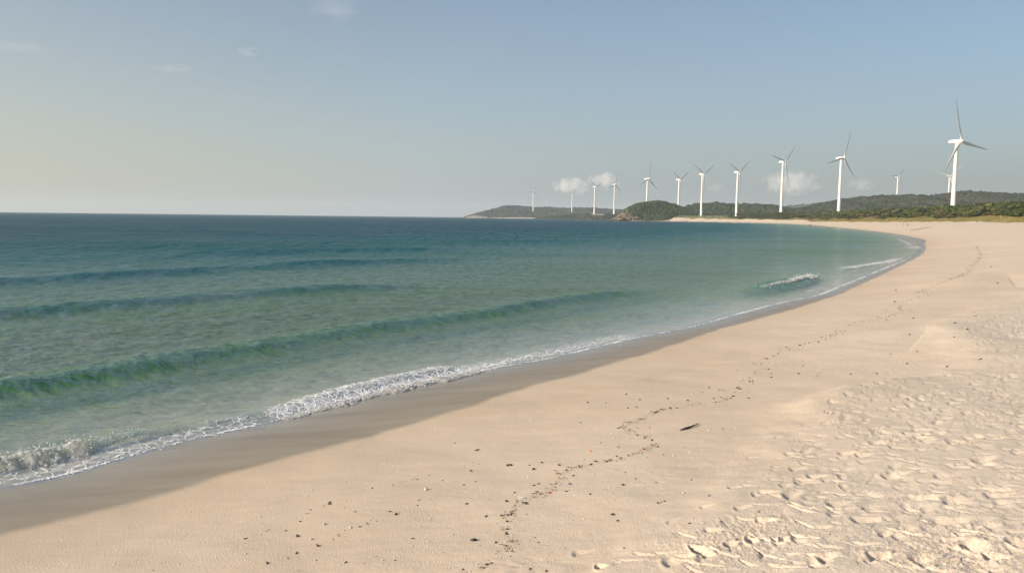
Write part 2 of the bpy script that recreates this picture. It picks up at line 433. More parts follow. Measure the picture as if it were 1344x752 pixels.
# far swell groups
mf = SR >= 60
SZ[mf] += .10 * fbm(SX[mf] * .02, SY[mf] * .06, 2, 211) * sstep(60, 200, SR[mf]) * sstep(4, 30, -SD[mf])
depth = np.clip(SZ - base_z(SD) + 2.6 * WV * sstep(-1.0, -4.0, SD), 0, 30)
# foam density: swash lace at the edge, thicker where waves have just broken
UU = 672 + FPX * SX / np.maximum(SY, 1)   # bearing, used only to say where along the beach each wave broke
def along(px):
    P = smooth_poly(np.array([at_z(u, v, .05)[:2] for u, v in px]), 1); return P
def foam_line(px, w, amt, fadew=.15):
    P = along(px); mm = (SD < .8) & (SD > -25) & (SR < 260)
    d, s = poly_dist(SX[mm], SY[mm], P, True)
    L = np.linalg.norm(np.diff(P, axis=0), axis=1).sum()
    w2 = w * (1 + .5 * noise2(s * .8, s * 0, 7))
    foam[mm] = np.maximum(foam[mm], amt * np.exp(-(d / w2) ** 2) * sstep(0, fadew * L + .01, s) * sstep(0, fadew * L + .01, L - s))
foam_line([(-60, 645), (0, 628), (60, 618), (120, 602), (187, 584), (240, 571), (300, 558), (350, 548)], .75, .55, .05)
foam_line([(300, 556), (360, 543), (420, 527), (492, 509), (560, 494), (625, 481), (690, 468)], .65, .85, .15)
foam_line([(340, 548), (420, 520), (492, 502), (560, 487), (620, 477)], .5, .75, .15)
foam_line([(600, 484), (680, 470), (740, 458), (800, 445), (850, 432)], .9, .62, .2)
foam_line([(1085, 353), (1120, 349), (1160, 343), (1185, 337)], .8, .70, .15)
foam_line([(1165, 310), (1178, 313), (1190, 318), (1196, 324)], 1.2, .62, .1)
foam_line([(1155, 307), (1165, 308.5), (1178, 312)], 1.6, .62, .1)
foam_line([(1055, 384), (1070, 378), (1085, 378), (1092, 383)], .35, .6, .1)
edge = np.exp(-((SD + .04) / (.035 + .0022 * SR)) ** 2) * sstep(150, 100, SR) * 1.35
foam = np.maximum(foam, .9 * edge * (.75 + .5 * noise2(SX * .6, SY * .6, 9)))

water, nt, out = new_mat('sea_water')
dA = attr(nt, 'depth'); fA = attr(nt, 'foam')
v = coords(nt)
# ripples finer than the mesh
v1 = coords(nt, (1, 2.2, 1), .35); v2 = coords(nt, (1, 1.7, 1), -.25)
r1 = noise(nt, v1, 3.2, 3, .55); r2 = noise(nt, v2, .9, 3, .6); r3 = noise(nt, v1, .22, 3, .6)
calm = mth(nt, 'MULTIPLY_ADD', dA, 1.4, .04, True)
hs = mth(nt, 'ADD', mth(nt, 'MULTIPLY', r1, .085), mth(nt, 'ADD', mth(nt, 'MULTIPLY', r2, .30), mth(nt, 'MULTIPLY', r3, 1.0)))
bn = nt.nodes.new('ShaderNodeBump'); bn.inputs['Distance'].default_value = 1.0
nt.links.new(hs, bn.inputs['Height']); nt.links.new(mth(nt, 'MULTIPLY', calm, .85), bn.inputs['Strength'])
N = bn.outputs[0]
def expk(k): return mth(nt, 'EXPONENT', mth(nt, 'MULTIPLY', dA, -k))
tint = nt.nodes.new('ShaderNodeCombineColor')
for i, k in enumerate((.72, .17, .42)): nt.links.new(expk(k), tint.inputs[i])
tr_ = nd(nt, 'ShaderNodeBsdfTransparent'); nt.links.new(tint.outputs[0], tr_.inputs[0])
bodyc = ramp(nt, mth(nt, 'DIVIDE', dA, 9.0, None, True), [(0, (.28, .275, .12)), (.07, (.21, .255, .125)), (.14, (.130, .240, .110)), (.27, (.036, .140, .098)), (.45, (.006, .100, .108)), (1, (.005, .062, .088))])
dif = nd(nt, 'ShaderNodeBsdfDiffuse'); nt.links.new(bodyc, dif.inputs[0])
opa = mth(nt, 'SUBTRACT', 1.0, expk(.75))
m1 = nt.nodes.new('ShaderNodeMixShader'); nt.links.new(opa, m1.inputs[0]); nt.links.new(tr_.outputs[0], m1.inputs[1]); nt.links.new(dif.outputs[0], m1.inputs[2])
gl = nd(nt, 'ShaderNodeBsdfGlossy'); nt.links.new(mth(nt, 'MULTIPLY_ADD', calm, .17, .05), gl.inputs['Roughness']); nt.links.new(N, gl.inputs['Normal'])
fr = nd(nt, 'ShaderNodeFresnel', IOR=1.333); nt.links.new(N, fr.inputs['Normal'])
m2 = nt.nodes.new('ShaderNodeMixShader'); fk = noise(nt, coords(nt, (1, .30, 1), .12), 1.3, 5, .72); fk2 = noise(nt, coords(nt, (.35, 1, 1), .2), .045, 3, .6)
frk = mth(nt, 'MULTIPLY_ADD', fk, mth(nt, 'MULTIPLY', mth(nt, 'MULTIPLY_ADD', dA, 1.2, -.45, True), 3.2), 0.0)
frk = mth(nt, 'ADD', mth(nt, 'SUBTRACT', frk, mth(nt, 'MULTIPLY', mth(nt, 'MULTIPLY_ADD', dA, 1.2, -.45, True), 1.6)), 1.0)
fk3 = noise(nt, coords(nt, (.5, .045, 1), .1), 1.0, 4, .7)
far_ = mth(nt, 'MULTIPLY_ADD', dA, .4, -.8, True)
frk = mth(nt, 'ADD', frk, mth(nt, 'MULTIPLY', far_, mth(nt, 'MULTIPLY_ADD', fk3, 2.4, -1.2)))
frk = mth(nt, 'MULTIPLY', mth(nt, 'MAXIMUM', frk, .12), mth(nt, 'MULTIPLY_ADD', fk2, .7, .10))
frk = mth(nt, 'MULTIPLY', frk, mth(nt, 'MULTIPLY_ADD', far_, -.55, 1.0))
cap = mth(nt, 'MULTIPLY_ADD', mth(nt, 'MULTIPLY', dA, 1.0, None, True), -.08, .56)
nt.links.new(mth(nt, 'MINIMUM', mth(nt, 'MULTIPLY', fr.outputs[0], frk), cap), m2.inputs[0]); nt.links.new(m1.outputs[0], m2.inputs[1]); nt.links.new(gl.outputs[0], m2.inputs[2])
# foam lace
dist = nd(nt, 'ShaderNodeTexNoise', Scale=2.2, Detail=3)
vv = nt.nodes.new('ShaderNodeVectorMath'); vv.operation = 'MULTIPLY_ADD'; vv.inputs[1].default_value = (.55, .55, 0)
nt.links.new(v, dist.inputs['Vector']); nt.links.new(dist.outputs['Color'], vv.inputs[0]); nt.links.new(v, vv.inputs[2])
def vor(scale):
    n = nd(nt, 'ShaderNodeTexVoronoi', Scale=scale); n.feature = 'DISTANCE_TO_EDGE'; nt.links.new(vv.outputs[0], n.inputs['Vector']); return n.outputs['Distance']
e1 = vor(3.4); e2 = vor(9.0); fn = noise(nt, v, 30, 3, .6); fn2 = noise(nt, v, 1.6, 3, .6)
lace = mth(nt, 'MAXIMUM', mth(nt, 'MULTIPLY_ADD', e1, -8.5, 1.0, True), mth(nt, 'MULTIPLY_ADD', e2, -9.0, .9, True))
lv = mth(nt, 'ADD', mth(nt, 'MULTIPLY', lace, .62), mth(nt, 'ADD', mth(nt, 'MULTIPLY', fn, .30), mth(nt, 'MULTIPLY', fn2, .35)))
fm = mth(nt, 'MULTIPLY', mth(nt, 'SUBTRACT', mth(nt, 'ADD', mth(nt, 'MULTIPLY', fA, 1.15), lv), 1.22), 4.0, None, True)
fm = mth(nt, 'MULTIPLY', fm, mth(nt, 'GREATER_THAN', fA, .04))
fd = nd(nt, 'ShaderNodeBsdfDiffuse', Color=(.80, .80, .80, 1))
nt.links.new(bump(nt, mth(nt, 'ADD', lace, fn), .6, .03), fd.inputs['Normal'])
m3 = nt.nodes.new('ShaderNodeMixShader'); nt.links.new(fm, m3.inputs[0]); nt.links.new(m2.outputs[0], m3.inputs[1]); nt.links.new(fd.outputs[0], m3.inputs[2])
nt.links.new(m3.outputs[0], out.inputs[0])

F = grid_faces(*SX.shape, keep=SD < .25)
V = np.stack([SX, SY, SZ], -1).reshape(-1, 3)
V, F, A = compact(V, F, dict(depth=depth.ravel(), foam=foam.ravel()))
tag(link('sea_water', np_mesh('sea_water', V, F, True, A), water), kind='structure')

# ------------------------------------------------------------------ breaking crests: lumpy white water standing on the sea
foam_m, nt, out = new_mat('white_water')
p = nd(nt, 'ShaderNodeBsdfPrincipled', Roughness=.75); v = coords(nt)
fnz = noise(nt, v, 22, 4, .65)
nt.links.new(ramp(nt, fnz, [(.25, (.80, .82, .82)), (.5, (.90, .90, .90)), (1, (.93, .93, .93))]), p.inputs['Base Color'])
p.inputs['Subsurface Weight'].default_value = 1.0; p.inputs['Subsurface Radius'].default_value = (.11, .11, .11); p.inputs['Subsurface Scale'].default_value = 1.0
nt.links.new(bump(nt, fnz, .5, .03), p.inputs['Normal'])
tl = nd(nt, 'ShaderNodeBsdfTranslucent', Color=(.93, .94, .94, 1)); ms = nt.nodes.new('ShaderNodeMixShader'); ms.inputs[0].default_value = .72
nt.links.new(p.outputs[0], ms.inputs[1]); nt.links.new(tl.outputs[0], ms.inputs[2]); nt.links.new(ms.outputs[0], out.inputs[0])

ICO = {}
def ico(n):
    if n not in ICO:
        b = bmesh.new(); bmesh.ops.create_icosphere(b, subdivisions=n, radius=1)
        b.verts.ensure_lookup_table()
        ICO[n] = (np.array([q.co[:] for q in b.verts]), np.array([[w.index for w in f.verts] for f in b.faces])); b.free()
    return ICO[n]
def blobs(centers, radii, sub=1, jit=.3, squash=None, seed=0):
    """many lumpy balls as one vertex/face array"""
    bv, bf = ico(sub); r_ = np.random.default_rng(seed); n = len(centers)
    k = 1 + jit * r_.uniform(-1, 1, (n, len(bv), 1))
    V = bv[None] * k * np.asarray(radii).reshape(n, 1, -1)
    V = V + np.asarray(centers)[:, None, :]
    F = bf[None] + (np.arange(n) * len(bv))[:, None, None]
    return V.reshape(-1, 3), F.reshape(-1, 3)
def surf_z(px, py):
    r = math.hypot(px, py); th = math.atan2(px, py)
    i = int(np.clip(np.searchsorted(RW, r), 0, len(RW) - 1)); j = int(np.clip(np.searchsorted(TW, th), 0, len(TW) - 1)); return SZ[i, j]
def breaker(px, hmax, width, label, seed, n_per_m=130, spray=.2, size=1.0, prof=None):
    P = along(px); seg = np.linalg.norm(np.diff(P, axis=0), axis=1); L = seg.sum(); cum = np.concatenate([[0], np.cumsum(seg)])
    r_ = np.random.default_rng(seed); n = int(L * n_per_m)
    s = r_.uniform(0, L, n)
    cx = np.interp(s, cum, P[:, 0]); cy = np.interp(s, cum, P[:, 1])
    tx = np.gradient(P[:, 0], cum); ty = np.gradient(P[:, 1], cum); tl = np.hypot(tx, ty)
    nx = np.interp(s, cum, ty / tl); ny = -np.interp(s, cum, tx / tl)      # towards the beach
    pf = np.interp(s / L, *zip(*(prof or [(0, .4), (.15, 1), (.8, .9), (1, .1)])))
    pf = pf * (.25 + .75 * sstep(-.45, .15, noise2(s * .55, s * 0 + 1, seed + 21) + .35 * noise2(s * 1.9, s * 0, seed + 22)))
    hh = hmax * pf * (.72 + .5 * noise2(s * 2.2, s * 0 + seed, seed)) * (1 + .25 * noise2(s * 7, s * 0 + 3, seed))
    a = r_.uniform(0, 1, n) ** .8 * math.pi                                # 0 = front foot, pi = back
    q = r_.uniform(.75, 1.02, n)
    wob = width * .45 * noise2(s * 1.3, s * 0 + 9, seed + 2)
    off = np.where(np.cos(a) > 0, 2.2, 1.0) * np.cos(a) * width * (.35 + .65 * pf) * q + wob
    zz = np.sin(a) ** .8 * hh * q
    X = cx + nx * off; Y = cy + ny * off
    base = np.array([max(surf_z(a_, b_) - .05, height(a_, b_)) for a_, b_ in zip(X, Y)])
    rad = size * (.008 + .034 * r_.uniform(0, 1, n) ** 2.2) * (.5 + .6 * pf)
    V1, F1 = blobs(np.stack([X, Y, base + zz], -1), rad[:, None] * np.array([[1.1, 1.1, .85]]), 1, .28, seed=seed)
    ns, na = max(8, int(L / .025)), 26
    ss = np.linspace(0, L, ns)[:, None] * np.ones((1, na)); al = np.linspace(-.12, math.pi + .12, na)[None] * np.ones((ns, 1))
    pc = np.interp(ss / L, *zip(*(prof or [(0, .4), (.15, 1), (.8, .9), (1, .1)])))
    pc = pc * (.25 + .75 * sstep(-.45, .15, noise2(ss * .55, ss * 0 + 1, seed + 21) + .35 * noise2(ss * 1.9, ss * 0, seed + 22)))
    hc = hmax * pc * (.72 + .5 * noise2(ss * 2.2, ss * 0 + seed, seed)) * (1 + .25 * noise2(ss * 7, ss * 0 + 3, seed)) * .93
    k_ = 1 + .24 * fbm(ss * 5 / size, al * 1.6, 4, seed + 8, .6)
    oc = np.where(np.cos(al) > 0, 2.2, 1.0) * np.cos(al) * width * (.35 + .65 * pc) * .93 * k_ + width * .45 * noise2(ss * 1.3, ss * 0 + 9, seed + 2)
    bx = np.interp(ss, cum, P[:, 0]); by = np.interp(ss, cum, P[:, 1]); mx = np.interp(ss, cum, ty / tl); my = -np.interp(ss, cum, tx / tl)
    CXg, CYg = bx + mx * oc, by + my * oc
    bz = np.array([max(surf_z(a_, b_) - .05, height(a_, b_)) for a_, b_ in zip(CXg.ravel(), CYg.ravel())]).reshape(ns, na)
    CZg = bz + np.sign(np.sin(al)) * np.abs(np.sin(al)) ** .8 * hc * k_
    VC = np.stack([CXg, CYg, CZg], -1).reshape(-1, 3); FQ = grid_faces(ns, na); FC = np.vstack([FQ[:, [0, 1, 2]], FQ[:, [0, 2, 3]]])
    # spray drops thrown off the lip
    k = int(n * spray); idx = r_.integers(0, n, k)
    lift = hh[idx] * r_.uniform(.85, 1.55, k)
    V2, F2 = blobs(np.stack([cx[idx] + nx[idx] * r_.normal(0, width, k), cy[idx] + ny[idx] * r_.normal(0, width, k), base[idx] + lift], -1), (size * r_.uniform(.005, .016, k))[:, None] * np.ones((1, 3)), 1, .2, seed=seed + 1)
    me = np_mesh('breaking_wave_foam', np.vstack([V1, V2, VC]), np.vstack([F1, F2 + len(V1), FC + len(V1) + len(V2)]), True)
    o = link('breaking_wave_foam', me, foam_m); tag(o, label, 'breaking wave', 'white breaking crests along the shore', 'stuff'); return o
breaker([(-40, 620), (0, 611), (40, 602), (80, 596), (120, 585), (160, 575), (182, 569)], .17, .22, 'white breaking wave crest curling onto the sand at the left edge', 301, 240, .6, .9, [(0, 1), (.6, 1), (.9, .8), (1, .35)])
breaker([(195, 572), (240, 563), (300, 551), (345, 542)], .07, .10, 'low broken line of foam flecks between the two larger breaking crests', 305, 60, .8, .5)
breaker([(370, 547), (400, 540), (430, 531), (470, 521), (510, 511), (560, 500), (600, 492), (640, 483)], .125, .24, 'lumpy white broken wave running onto the sand in the middle of the shore', 302, 300, .25, .95, [(0, .3), (.12, .7), (.3, 1), (.7, 1), (.9, .5), (1, .2)])
breaker([(380, 534), (430, 519), (480, 508), (530, 496), (580, 486), (630, 476)], .06, .16, 'thin bubbly foam crest just behind the lumpy broken wave', 306, 150, .25, .75)
breaker([(1000, 381), (1020, 377.5), (1035, 375), (1050, 371), (1062, 366), (1069, 363)], .42, .28, 'small white wave breaking alone far along the curved shore', 303, 160, .25, 2.4, [(0, .03), (.3, .12), (.55, .45), (.85, 1), (1, .45)])
breaker([(1100, 352.5), (1120, 350), (1145, 346), (1165, 343), (1184, 338)], .09, .3, 'thin white foam line beyond the lone breaking wave', 304, 50, .1, 2.2)

# ------------------------------------------------------------------ far land: hills clad in woodland
def foliage(name, c1, c2, c3, rand=0.0, tintname='tint', scale=.5):
    m, nt, out = new_mat(name)
    p = nd(nt, 'ShaderNodeBsdfPrincipled', Roughness=.75); p.inputs['Specular IOR Level'].default_value = .2
    n = noise(nt, coords(nt), scale, 4, .65)
    t = attr(nt, tintname) if tintname else n
    f = mth(nt, 'ADD', mth(nt, 'MULTIPLY', t, .65), mth(nt, 'MULTIPLY', n, .45))
    if rand:
        oi = nt.nodes.new('ShaderNodeObjectInfo'); f = mth(nt, 'ADD', f, mth(nt, 'MULTIPLY_ADD', oi.outputs['Random'], rand, -rand / 2))
    nt.links.new(ramp(nt, f, [(.15, c1), (.5, c2), (.88, c3)]), p.inputs['Base Color'])
    nt.links.new(p.outputs[0], out.inputs[0]); return m
wood_near = foliage('woodland_leaves', (.012, .022, .009), (.026, .042, .017), (.058, .070, .028), scale=.08)
wood_far = foliage('far_woodland_leaves', (.010, .019, .012), (.018, .030, .018), (.033, .043, .024), scale=.05)
hill_soil = simple_mat('hill_soil', (.035, .045, .022), .9, .35, .02, c2=(.055, .06, .03))

def hill(Y0, prof, wf, wb, name, seed, rough=2.0, mat=hill_soil):
    U = np.array([p_[0] for p_ in prof], float)
    top = np.array([at_y(u, v, Y0) for u, v in prof])
    xs = np.linspace(top[0, 0], top[-1, 0], 220); zt = np.interp(xs, top[:, 0], top[:, 2])
    zt = np.convolve(np.pad(zt, 4, 'edge'), np.ones(9) / 9, 'valid')
    ys = np.concatenate([Y0 - wf * np.linspace(1.5, 0, 40), Y0 + wb * np.linspace(.05, 1.5, 20)])
    X, Yg = np.meshgrid(xs, ys)
    w = np.where(Yg < Y0, wf, wb); q = np.abs(Yg - Y0) / w
    yo = q + .12 * fbm(X / wf * 1.5, Yg / wf * 1.5, 3, seed)
    fall = 1 - sstep(0, 1.25, np.clip(yo, 0, 2)); fall = np.where(q < .02, 1, fall)
    persp = Yg / Y0
    Z = -3 + (zt[None] + 3) * fall + rough * fbm(X * .012, Yg * .012, 3, seed + 3) * sstep(0, .4, fall) * sstep(0, .25, q)
    # lower the front shoulders so the skyline stays at the ridge
    Xp = X * np.where(q > .02, 1, 1)
    me = np_mesh(name, np.stack([Xp, Yg, Z], -1).reshape(-1, 3), grid_faces(*X.shape)[:, ::-1] if False else grid_faces(*X.shape), True)
    tag(link(name, me, mat), kind='structure')
    return xs, ys, Z
def zat(H, x, y):
    xs, ys, Z = H
    i = np.clip(np.searchsorted(ys, y) - 1, 0, len(ys) - 2); j = np.clip(np.searchsorted(xs, x) - 1, 0, len(xs) - 2)
    a = (y - ys[i]) / (ys[i + 1] - ys[i]); b = (x - xs[j]) / (xs[j + 1] - xs[j])
    return (Z[i, j] * (1 - a) + Z[i + 1, j] * a) * (1 - b) + (Z[i, j + 1] * (1 - a) + Z[i + 1, j + 1] * a) * b
def wood(H, n, rmin, rmax, label, mat, seed, zmin=2.0, yback=.15, keep=None, sub=1):
    xs, ys, Z = H; r_ = np.random.default_rng(seed)
    x = r_.uniform(xs[0], xs[-1], n * 3); y = r_.uniform(ys[0], ys[39] + (ys[-1] - ys[39]) * yback, n * 3)
    z = zat(H, x, y); m = z > zmin
    if keep is not None: m &= keep(x, y, z)
    x, y, z = x[m][:n], y[m][:n], z[m][:n]; n = len(x)
    clump = .75 + .5 * fbm(x / (rmax * 9), y / (rmax * 9), 2, seed)
    rad = r_.uniform(rmin, rmax, n) * np.clip(clump, .45, 1.4)
    rr = rad[:, None] * np.stack([r_.uniform(.8, 1.25, n), r_.uniform(.8, 1.25, n), r_.uniform(.6, 1.0, n)], -1)
    V, F = blobs(np.stack([x, y, z + rad * .05], -1), rr, sub, .26, seed=seed + 1)
    nv = len(V) // n
    tint = np.repeat(np.clip(.5 + .35 * fbm(x / (rmax * 6), y / (rmax * 6), 3, seed + 9) + r_.uniform(-.28, .28, n), 0, 1), nv) + np.random.default_rng(3).uniform(-.12, .12, len(V))
    o = link('woodland', np_mesh('woodland', V, F, True, dict(tint=tint)), mat); tag(o, label, 'woodland', None, 'stuff')
    return o
YA = 1760
HA = hill(YA, [(800, 289.5), (808, 286), (814, 281), (821, 275.5), (829, 271), (838, 268), (848, 266), (860, 265), (872, 266), (884, 269.5), (895, 273), (910, 278), (930, 283), (960, 288)], 95, 150, 'hill', 401, 1.5)
YB = 2150
HB = hill(YB, [(868, 285), (885, 276), (900, 272.5), (915, 269.5), (928, 267.8), (940, 267.5), (952, 269.5), (964, 269.5), (976, 268.2), (990, 269), (1005, 271), (1020, 272.5), (1040, 274), (1060, 277), (1090, 282), (1120, 287)], 380, 250, 'hill', 402, 4)
YC = 2000
HC = hill(YC, [(985, 289), (1010, 283), (1040, 276), (1058, 273), (1074, 270), (1092, 265.3), (1110, 262.5), (1136, 259.2), (1160, 257.2), (1180, 257.8), (1212, 260.2), (1228, 257), (1240, 255), (1256, 252.3), (1269, 251.3), (1284, 253), (1301, 256), (1328, 256), (1350, 254.6), (1390, 257), (1440, 262), (1520, 270)], 520, 400, 'hill', 403, 8)
YD = 5200
HD = hill(YD, [(975, 289), (1000, 280), (1020, 274), (1036, 271), (1055, 269.5), (1075, 268), (1100, 268), (1130, 272), (1180, 280)], 500, 500, 'hill', 404, 8)
YE = 4600
HE = hill(YE, [(609, 287), (613, 284), (620, 281), (630, 279.6), (640, 278.2), (650, 275), (660, 271.6), (671, 270.2), (686, 271), (700, 272.5), (734, 274), (768, 274), (790, 275), (811, 275.5), (840, 277), (870, 281), (900, 288)], 420, 400, 'hill', 405, 6)
wood(HA, 3600, 2.2, 5.0, 'dark green scrub wood covering the rocky headland knoll', wood_near, 411, 3.0, keep=lambda x, y, z: ~((x < 262) & (z < 22 + 8 * noise2(x * .08, y * .08, 4))))
wood(HB, 4200, 3.5, 7.5, 'dark green wood on the low hill behind the far beach', wood_near, 412, 4.0)
wood(HC, 9000, 2.6, 5.5, 'hazy grey green wood on the long hill behind the right-hand turbines', wood_far, 413, 4.0)
wood(HD, 1000, 9, 16, 'pale hazy wood on the most distant ridge behind the turbines', wood_far, 414, 6.0)
wood(HE, 3200, 6, 12, 'hazy green wood covering the distant headland across the water', wood_far, 415, 7.0, keep=lambda x, y, z: (x > -205) | (z > 26))

# rocks of the headland
rock_m = simple_mat('brown_rock', (.16, .12, .088), .85, .45, .22, .6, .25, c2=(.29, .22, .165))
dark_rock = simple_mat('dark_rock', (.055, .045, .038), .8, .4, .5, .3, .2)
pale_rock = simple_mat('pale_pink_rock', (.42, .30, .23), .85, .3, .1, 1.0, c2=(.5, .40, .33))
def rock_mesh(seed, sub=3, jit=.28, flat=.75):
    b = bmesh.new(); bmesh.ops.create_icosphere(b, subdivisions=sub, radius=1)
    r_ = random.Random(seed)
    planes = [(Vector((r_.uniform(-1, 1), r_.uniform(-1, 1), r_.uniform(-.4, 1))).normalized(), r_.uniform(.5, .9)) for _ in range(9)]
    sx, sy, sz = r_.uniform(.8, 1.3), r_.uniform(.8, 1.2), r_.uniform(.7, 1.0) * flat
    for q in b.verts:
        for n_, d_ in planes:
            k = q.co.dot(n_)
            if k > d_: q.co -= n_ * (k - d_) * .92
        q.co *= 1 + jit * .35 * math.sin(7 * q.co.x + seed) * math.sin(6 * q.co.y + 2 * seed) * math.sin(8 * q.co.z)
        q.co = Vector((q.co.x * sx, q.co.y * sy, q.co.z * sz))
    return bm_mesh(b, 'rock', False)
rock_meshes = [rock_mesh(k) for k in range(6)]
for me in rock_meshes: me.materials.append(rock_m)
ROCKS = [(807, 287.3, 5), (811, 285.6, 6), (815, 283.5, 6), (819, 281.4, 7), (822, 284.5, 7), (826, 282.5, 6), (830, 284.8, 7), (812, 287.6, 5), (818, 287.3, 6), (825, 287.2, 6), (832, 287.6, 5), (838, 287.2, 5), (816, 280.4, 4), (820, 277.8, 4.5), (824, 279, 5),
         (829, 279.8, 4), (835, 285.6, 5), (840, 288, 4), (845, 288, 3.5), (803, 288.2, 4), (823, 275.8, 3)]
for i, (u, v, s) in enumerate(ROCKS):
    q = at_y(u, v, YA - 78 + 10 * ((287 - v) / 3)); zz = zat(HA, q[0], q[1])
    o = link('boulder', rock_meshes[i % 6]); o.location = (q[0], q[1], max(q[2], zz)); o.scale = (s * 1.15, s, s * .85); o.rotation_euler = (0, 0, i * 1.7)
    tag(o, 'brown weathered boulder on the rocky seaward end of the headland', 'boulder', 'boulders at the foot of the headland')
def low_reef(px, Y, h, name, label, mat, seed, w=10):
    P = [at_y(u, v, Y) for u, v in px]; xs = np.linspace(P[0][0], P[-1][0], 80)
    ys = np.linspace(Y - w, Y + w, 9); X, Yg = np.meshgrid(xs, ys)
    q = 1 - ((Yg - Y) / w) ** 2; e = np.sin(np.linspace(0, np.pi, 80))[None] ** .4
    Z = -.6 + (h + .6) * np.clip(q, 0, 1) ** .5 * e * (.7 + .5 * fbm(X * .12, Yg * .2, 3, seed))
    o = link(name, np_mesh(name, np.stack([X, Yg, Z], -1).reshape(-1, 3), grid_faces(*X.shape), False), mat); tag(o, label, 'reef' if 'reef' in name else 'rocks'); return o
low_reef([(776, 288), (812, 288)], 1672, 2.0, 'rock_reef', 'long low dark reef running into the sea off the headland', dark_rock, 1)
low_reef([(826, 288), (850, 288)], 1655, 3.4, 'rock_shelf', 'low brown rock shelf between the headland and the pale beach', rock_m, 2, 8)
low_reef([(612, 286), (641, 286)], YE - 440, 15, 'rock_cliff', 'bare pinkish cliff at the tip of the distant headland', pale_rock, 3, 60)
pale_sand = simple_mat('pale_shore', (.55, .47, .38), .9, .15, .05)
low_reef([(642, 286), (735, 286)], YE - 470, 5, 'pale_shore_strip', 'pale strip of shore rock under the distant wooded headland', pale_sand, 4, 30)
low_reef([(730, 286), (790, 286)], YE - 520, 5.5, 'pale_shore_strip', 'second whiter shore strip below the two nearer left turbines', pale_sand, 5, 30)

# ------------------------------------------------------------------ wind turbines
tw_m = simple_mat('white_turbine_paint', (.80, .77, .72), .45, .03, .3)
grey_m = simple_mat('grey_steel', (.35, .36, .37), .5, .1, 2)
L_BL, TOWER = 42.0, 94.0
def tower_mesh(h):
    b = bmesh.new(); n = 28; rings = []
    hs_ = [0, .4, h * .25, h * .5, h * .75, h - 1.2, h - .6, h]
    for k, z in enumerate(hs_):
        r_ = 2.6 + (1.5 - 2.6) * z / h
        if k == 0: r_ += .35
        rings.append([b.verts.new((r_ * math.cos(2 * math.pi * i / n), r_ * math.sin(2 * math.pi * i / n), z)) for i in range(n)])
    for a, c_ in zip(rings[:-1], rings[1:]):
        for i in range(n): b.faces.new((a[i], a[(i + 1) % n], c_[(i + 1) % n], c_[i]))
    b.faces.new(rings[-1]); return bm_mesh(b, 'tower')
def nacelle_mesh():
    b = bmesh.new()      # along +X (rotor side), tapering to the rear
    secs = [(-8.0, 1.35, 1.2), (-7.6, 1.7, 1.55), (-3, 1.95, 1.9), (1.5, 1.95, 1.9), (3.0, 1.7, 1.7), (3.4, 1.35, 1.35)]; rings = []
    for x_, w_, h_ in secs:
        rings.append([b.verts.new((x_, w_ * math.copysign(abs(math.cos(t_)) ** .55, math.cos(t_)), h_ * math.copysign(abs(math.sin(t_)) ** .55, math.sin(t_)))) for t_ in np.linspace(0, 2 * math.pi, 20, endpoint=False)])
    for a, c_ in zip(rings[:-1], rings[1:]):
        for i in range(20): b.faces.new((a[i], a[(i + 1) % 20], c_[(i + 1) % 20], c_[i]))
    b.faces.new(rings[0][::-1]); b.faces.new(rings[-1]); return bm_mesh(b, 'nacelle')
def hub_mesh():
    b = bmesh.new(); rings = []
    for x_, r_ in [(3.3, 1.3), (3.6, 1.65), (4.6, 1.75), (5.6, 1.45), (6.3, .9), (6.6, .35)]:
        rings.append([b.verts.new((x_, r_ * math.cos(t_), r_ * math.sin(t_))) for t_ in np.linspace(0, 2 * math.pi, 20, endpoint=False)])
    for a, c_ in zip(rings[:-1], rings[1:]):
        for i in range(20): b.faces.new((a[i], a[(i + 1) % 20], c_[(i + 1) % 20], c_[i]))
    b.faces.new(rings[0][::-1]); b.faces.new(rings[-1]); return bm_mesh(b, 'hub')
def blade_mesh():
    b = bmesh.new(); rings = []
    for z, ch_, th_, tw in [(1.0, 1.8, 1.8, 0), (2.6, 1.9, 1.7, 5), (5, 2.7, 1.2, 18), (8.5, 3.3, .85, 14), (15, 2.7, .55, 9), (24, 2.0, .36, 5), (33, 1.35, .22, 2), (39, .85, .12, 0), (41.4, .45, .07, 0), (42, .12, .04, 0)]:
        c_, s_ = math.cos(R(tw)), math.sin(R(tw)); ring = []
        for t_ in np.linspace(0, 2 * math.pi, 16, endpoint=False):
            y_ = ch_ * (.5 * math.cos(t_) + (.18 if z > 3 else 0)); x_ = th_ * .5 * math.sin(t_) * (1 + .45 * math.cos(t_) * (z > 3))
            ring.append(b.verts.new((4.6 + x_ * c_ - y_ * s_ + .0009 * z * z, x_ * s_ + y_ * c_, z)))
        rings.append(ring)
    for a, c_ in zip(rings[:-1], rings[1:]):
        for i in range(16): b.faces.new((a[i], a[(i + 1) % 16], c_[(i + 1) % 16], c_[i]))
    b.faces.new(rings[-1]); return bm_mesh(b, 'blade')
TM = dict(nacelle=nacelle_mesh(), hub=hub_mesh(), blade=blade_mesh())
tower_full = tower_mesh(TOWER)
for q in list(TM.values()) + [tower_full]: q.materials.append(tw_m)
b_ = bmesh.new(); bmesh.ops.create_cube(b_, size=1); bmesh.ops.scale(b_, vec=(.3, 1.1, 2.4), verts=b_.verts); bmesh.ops.bevel(b_, geom=b_.edges[:], offset=.06, segments=2, affect='EDGES')
door_me = bm_mesh(b_, 'door'); door_me.materials.append(grey_m)
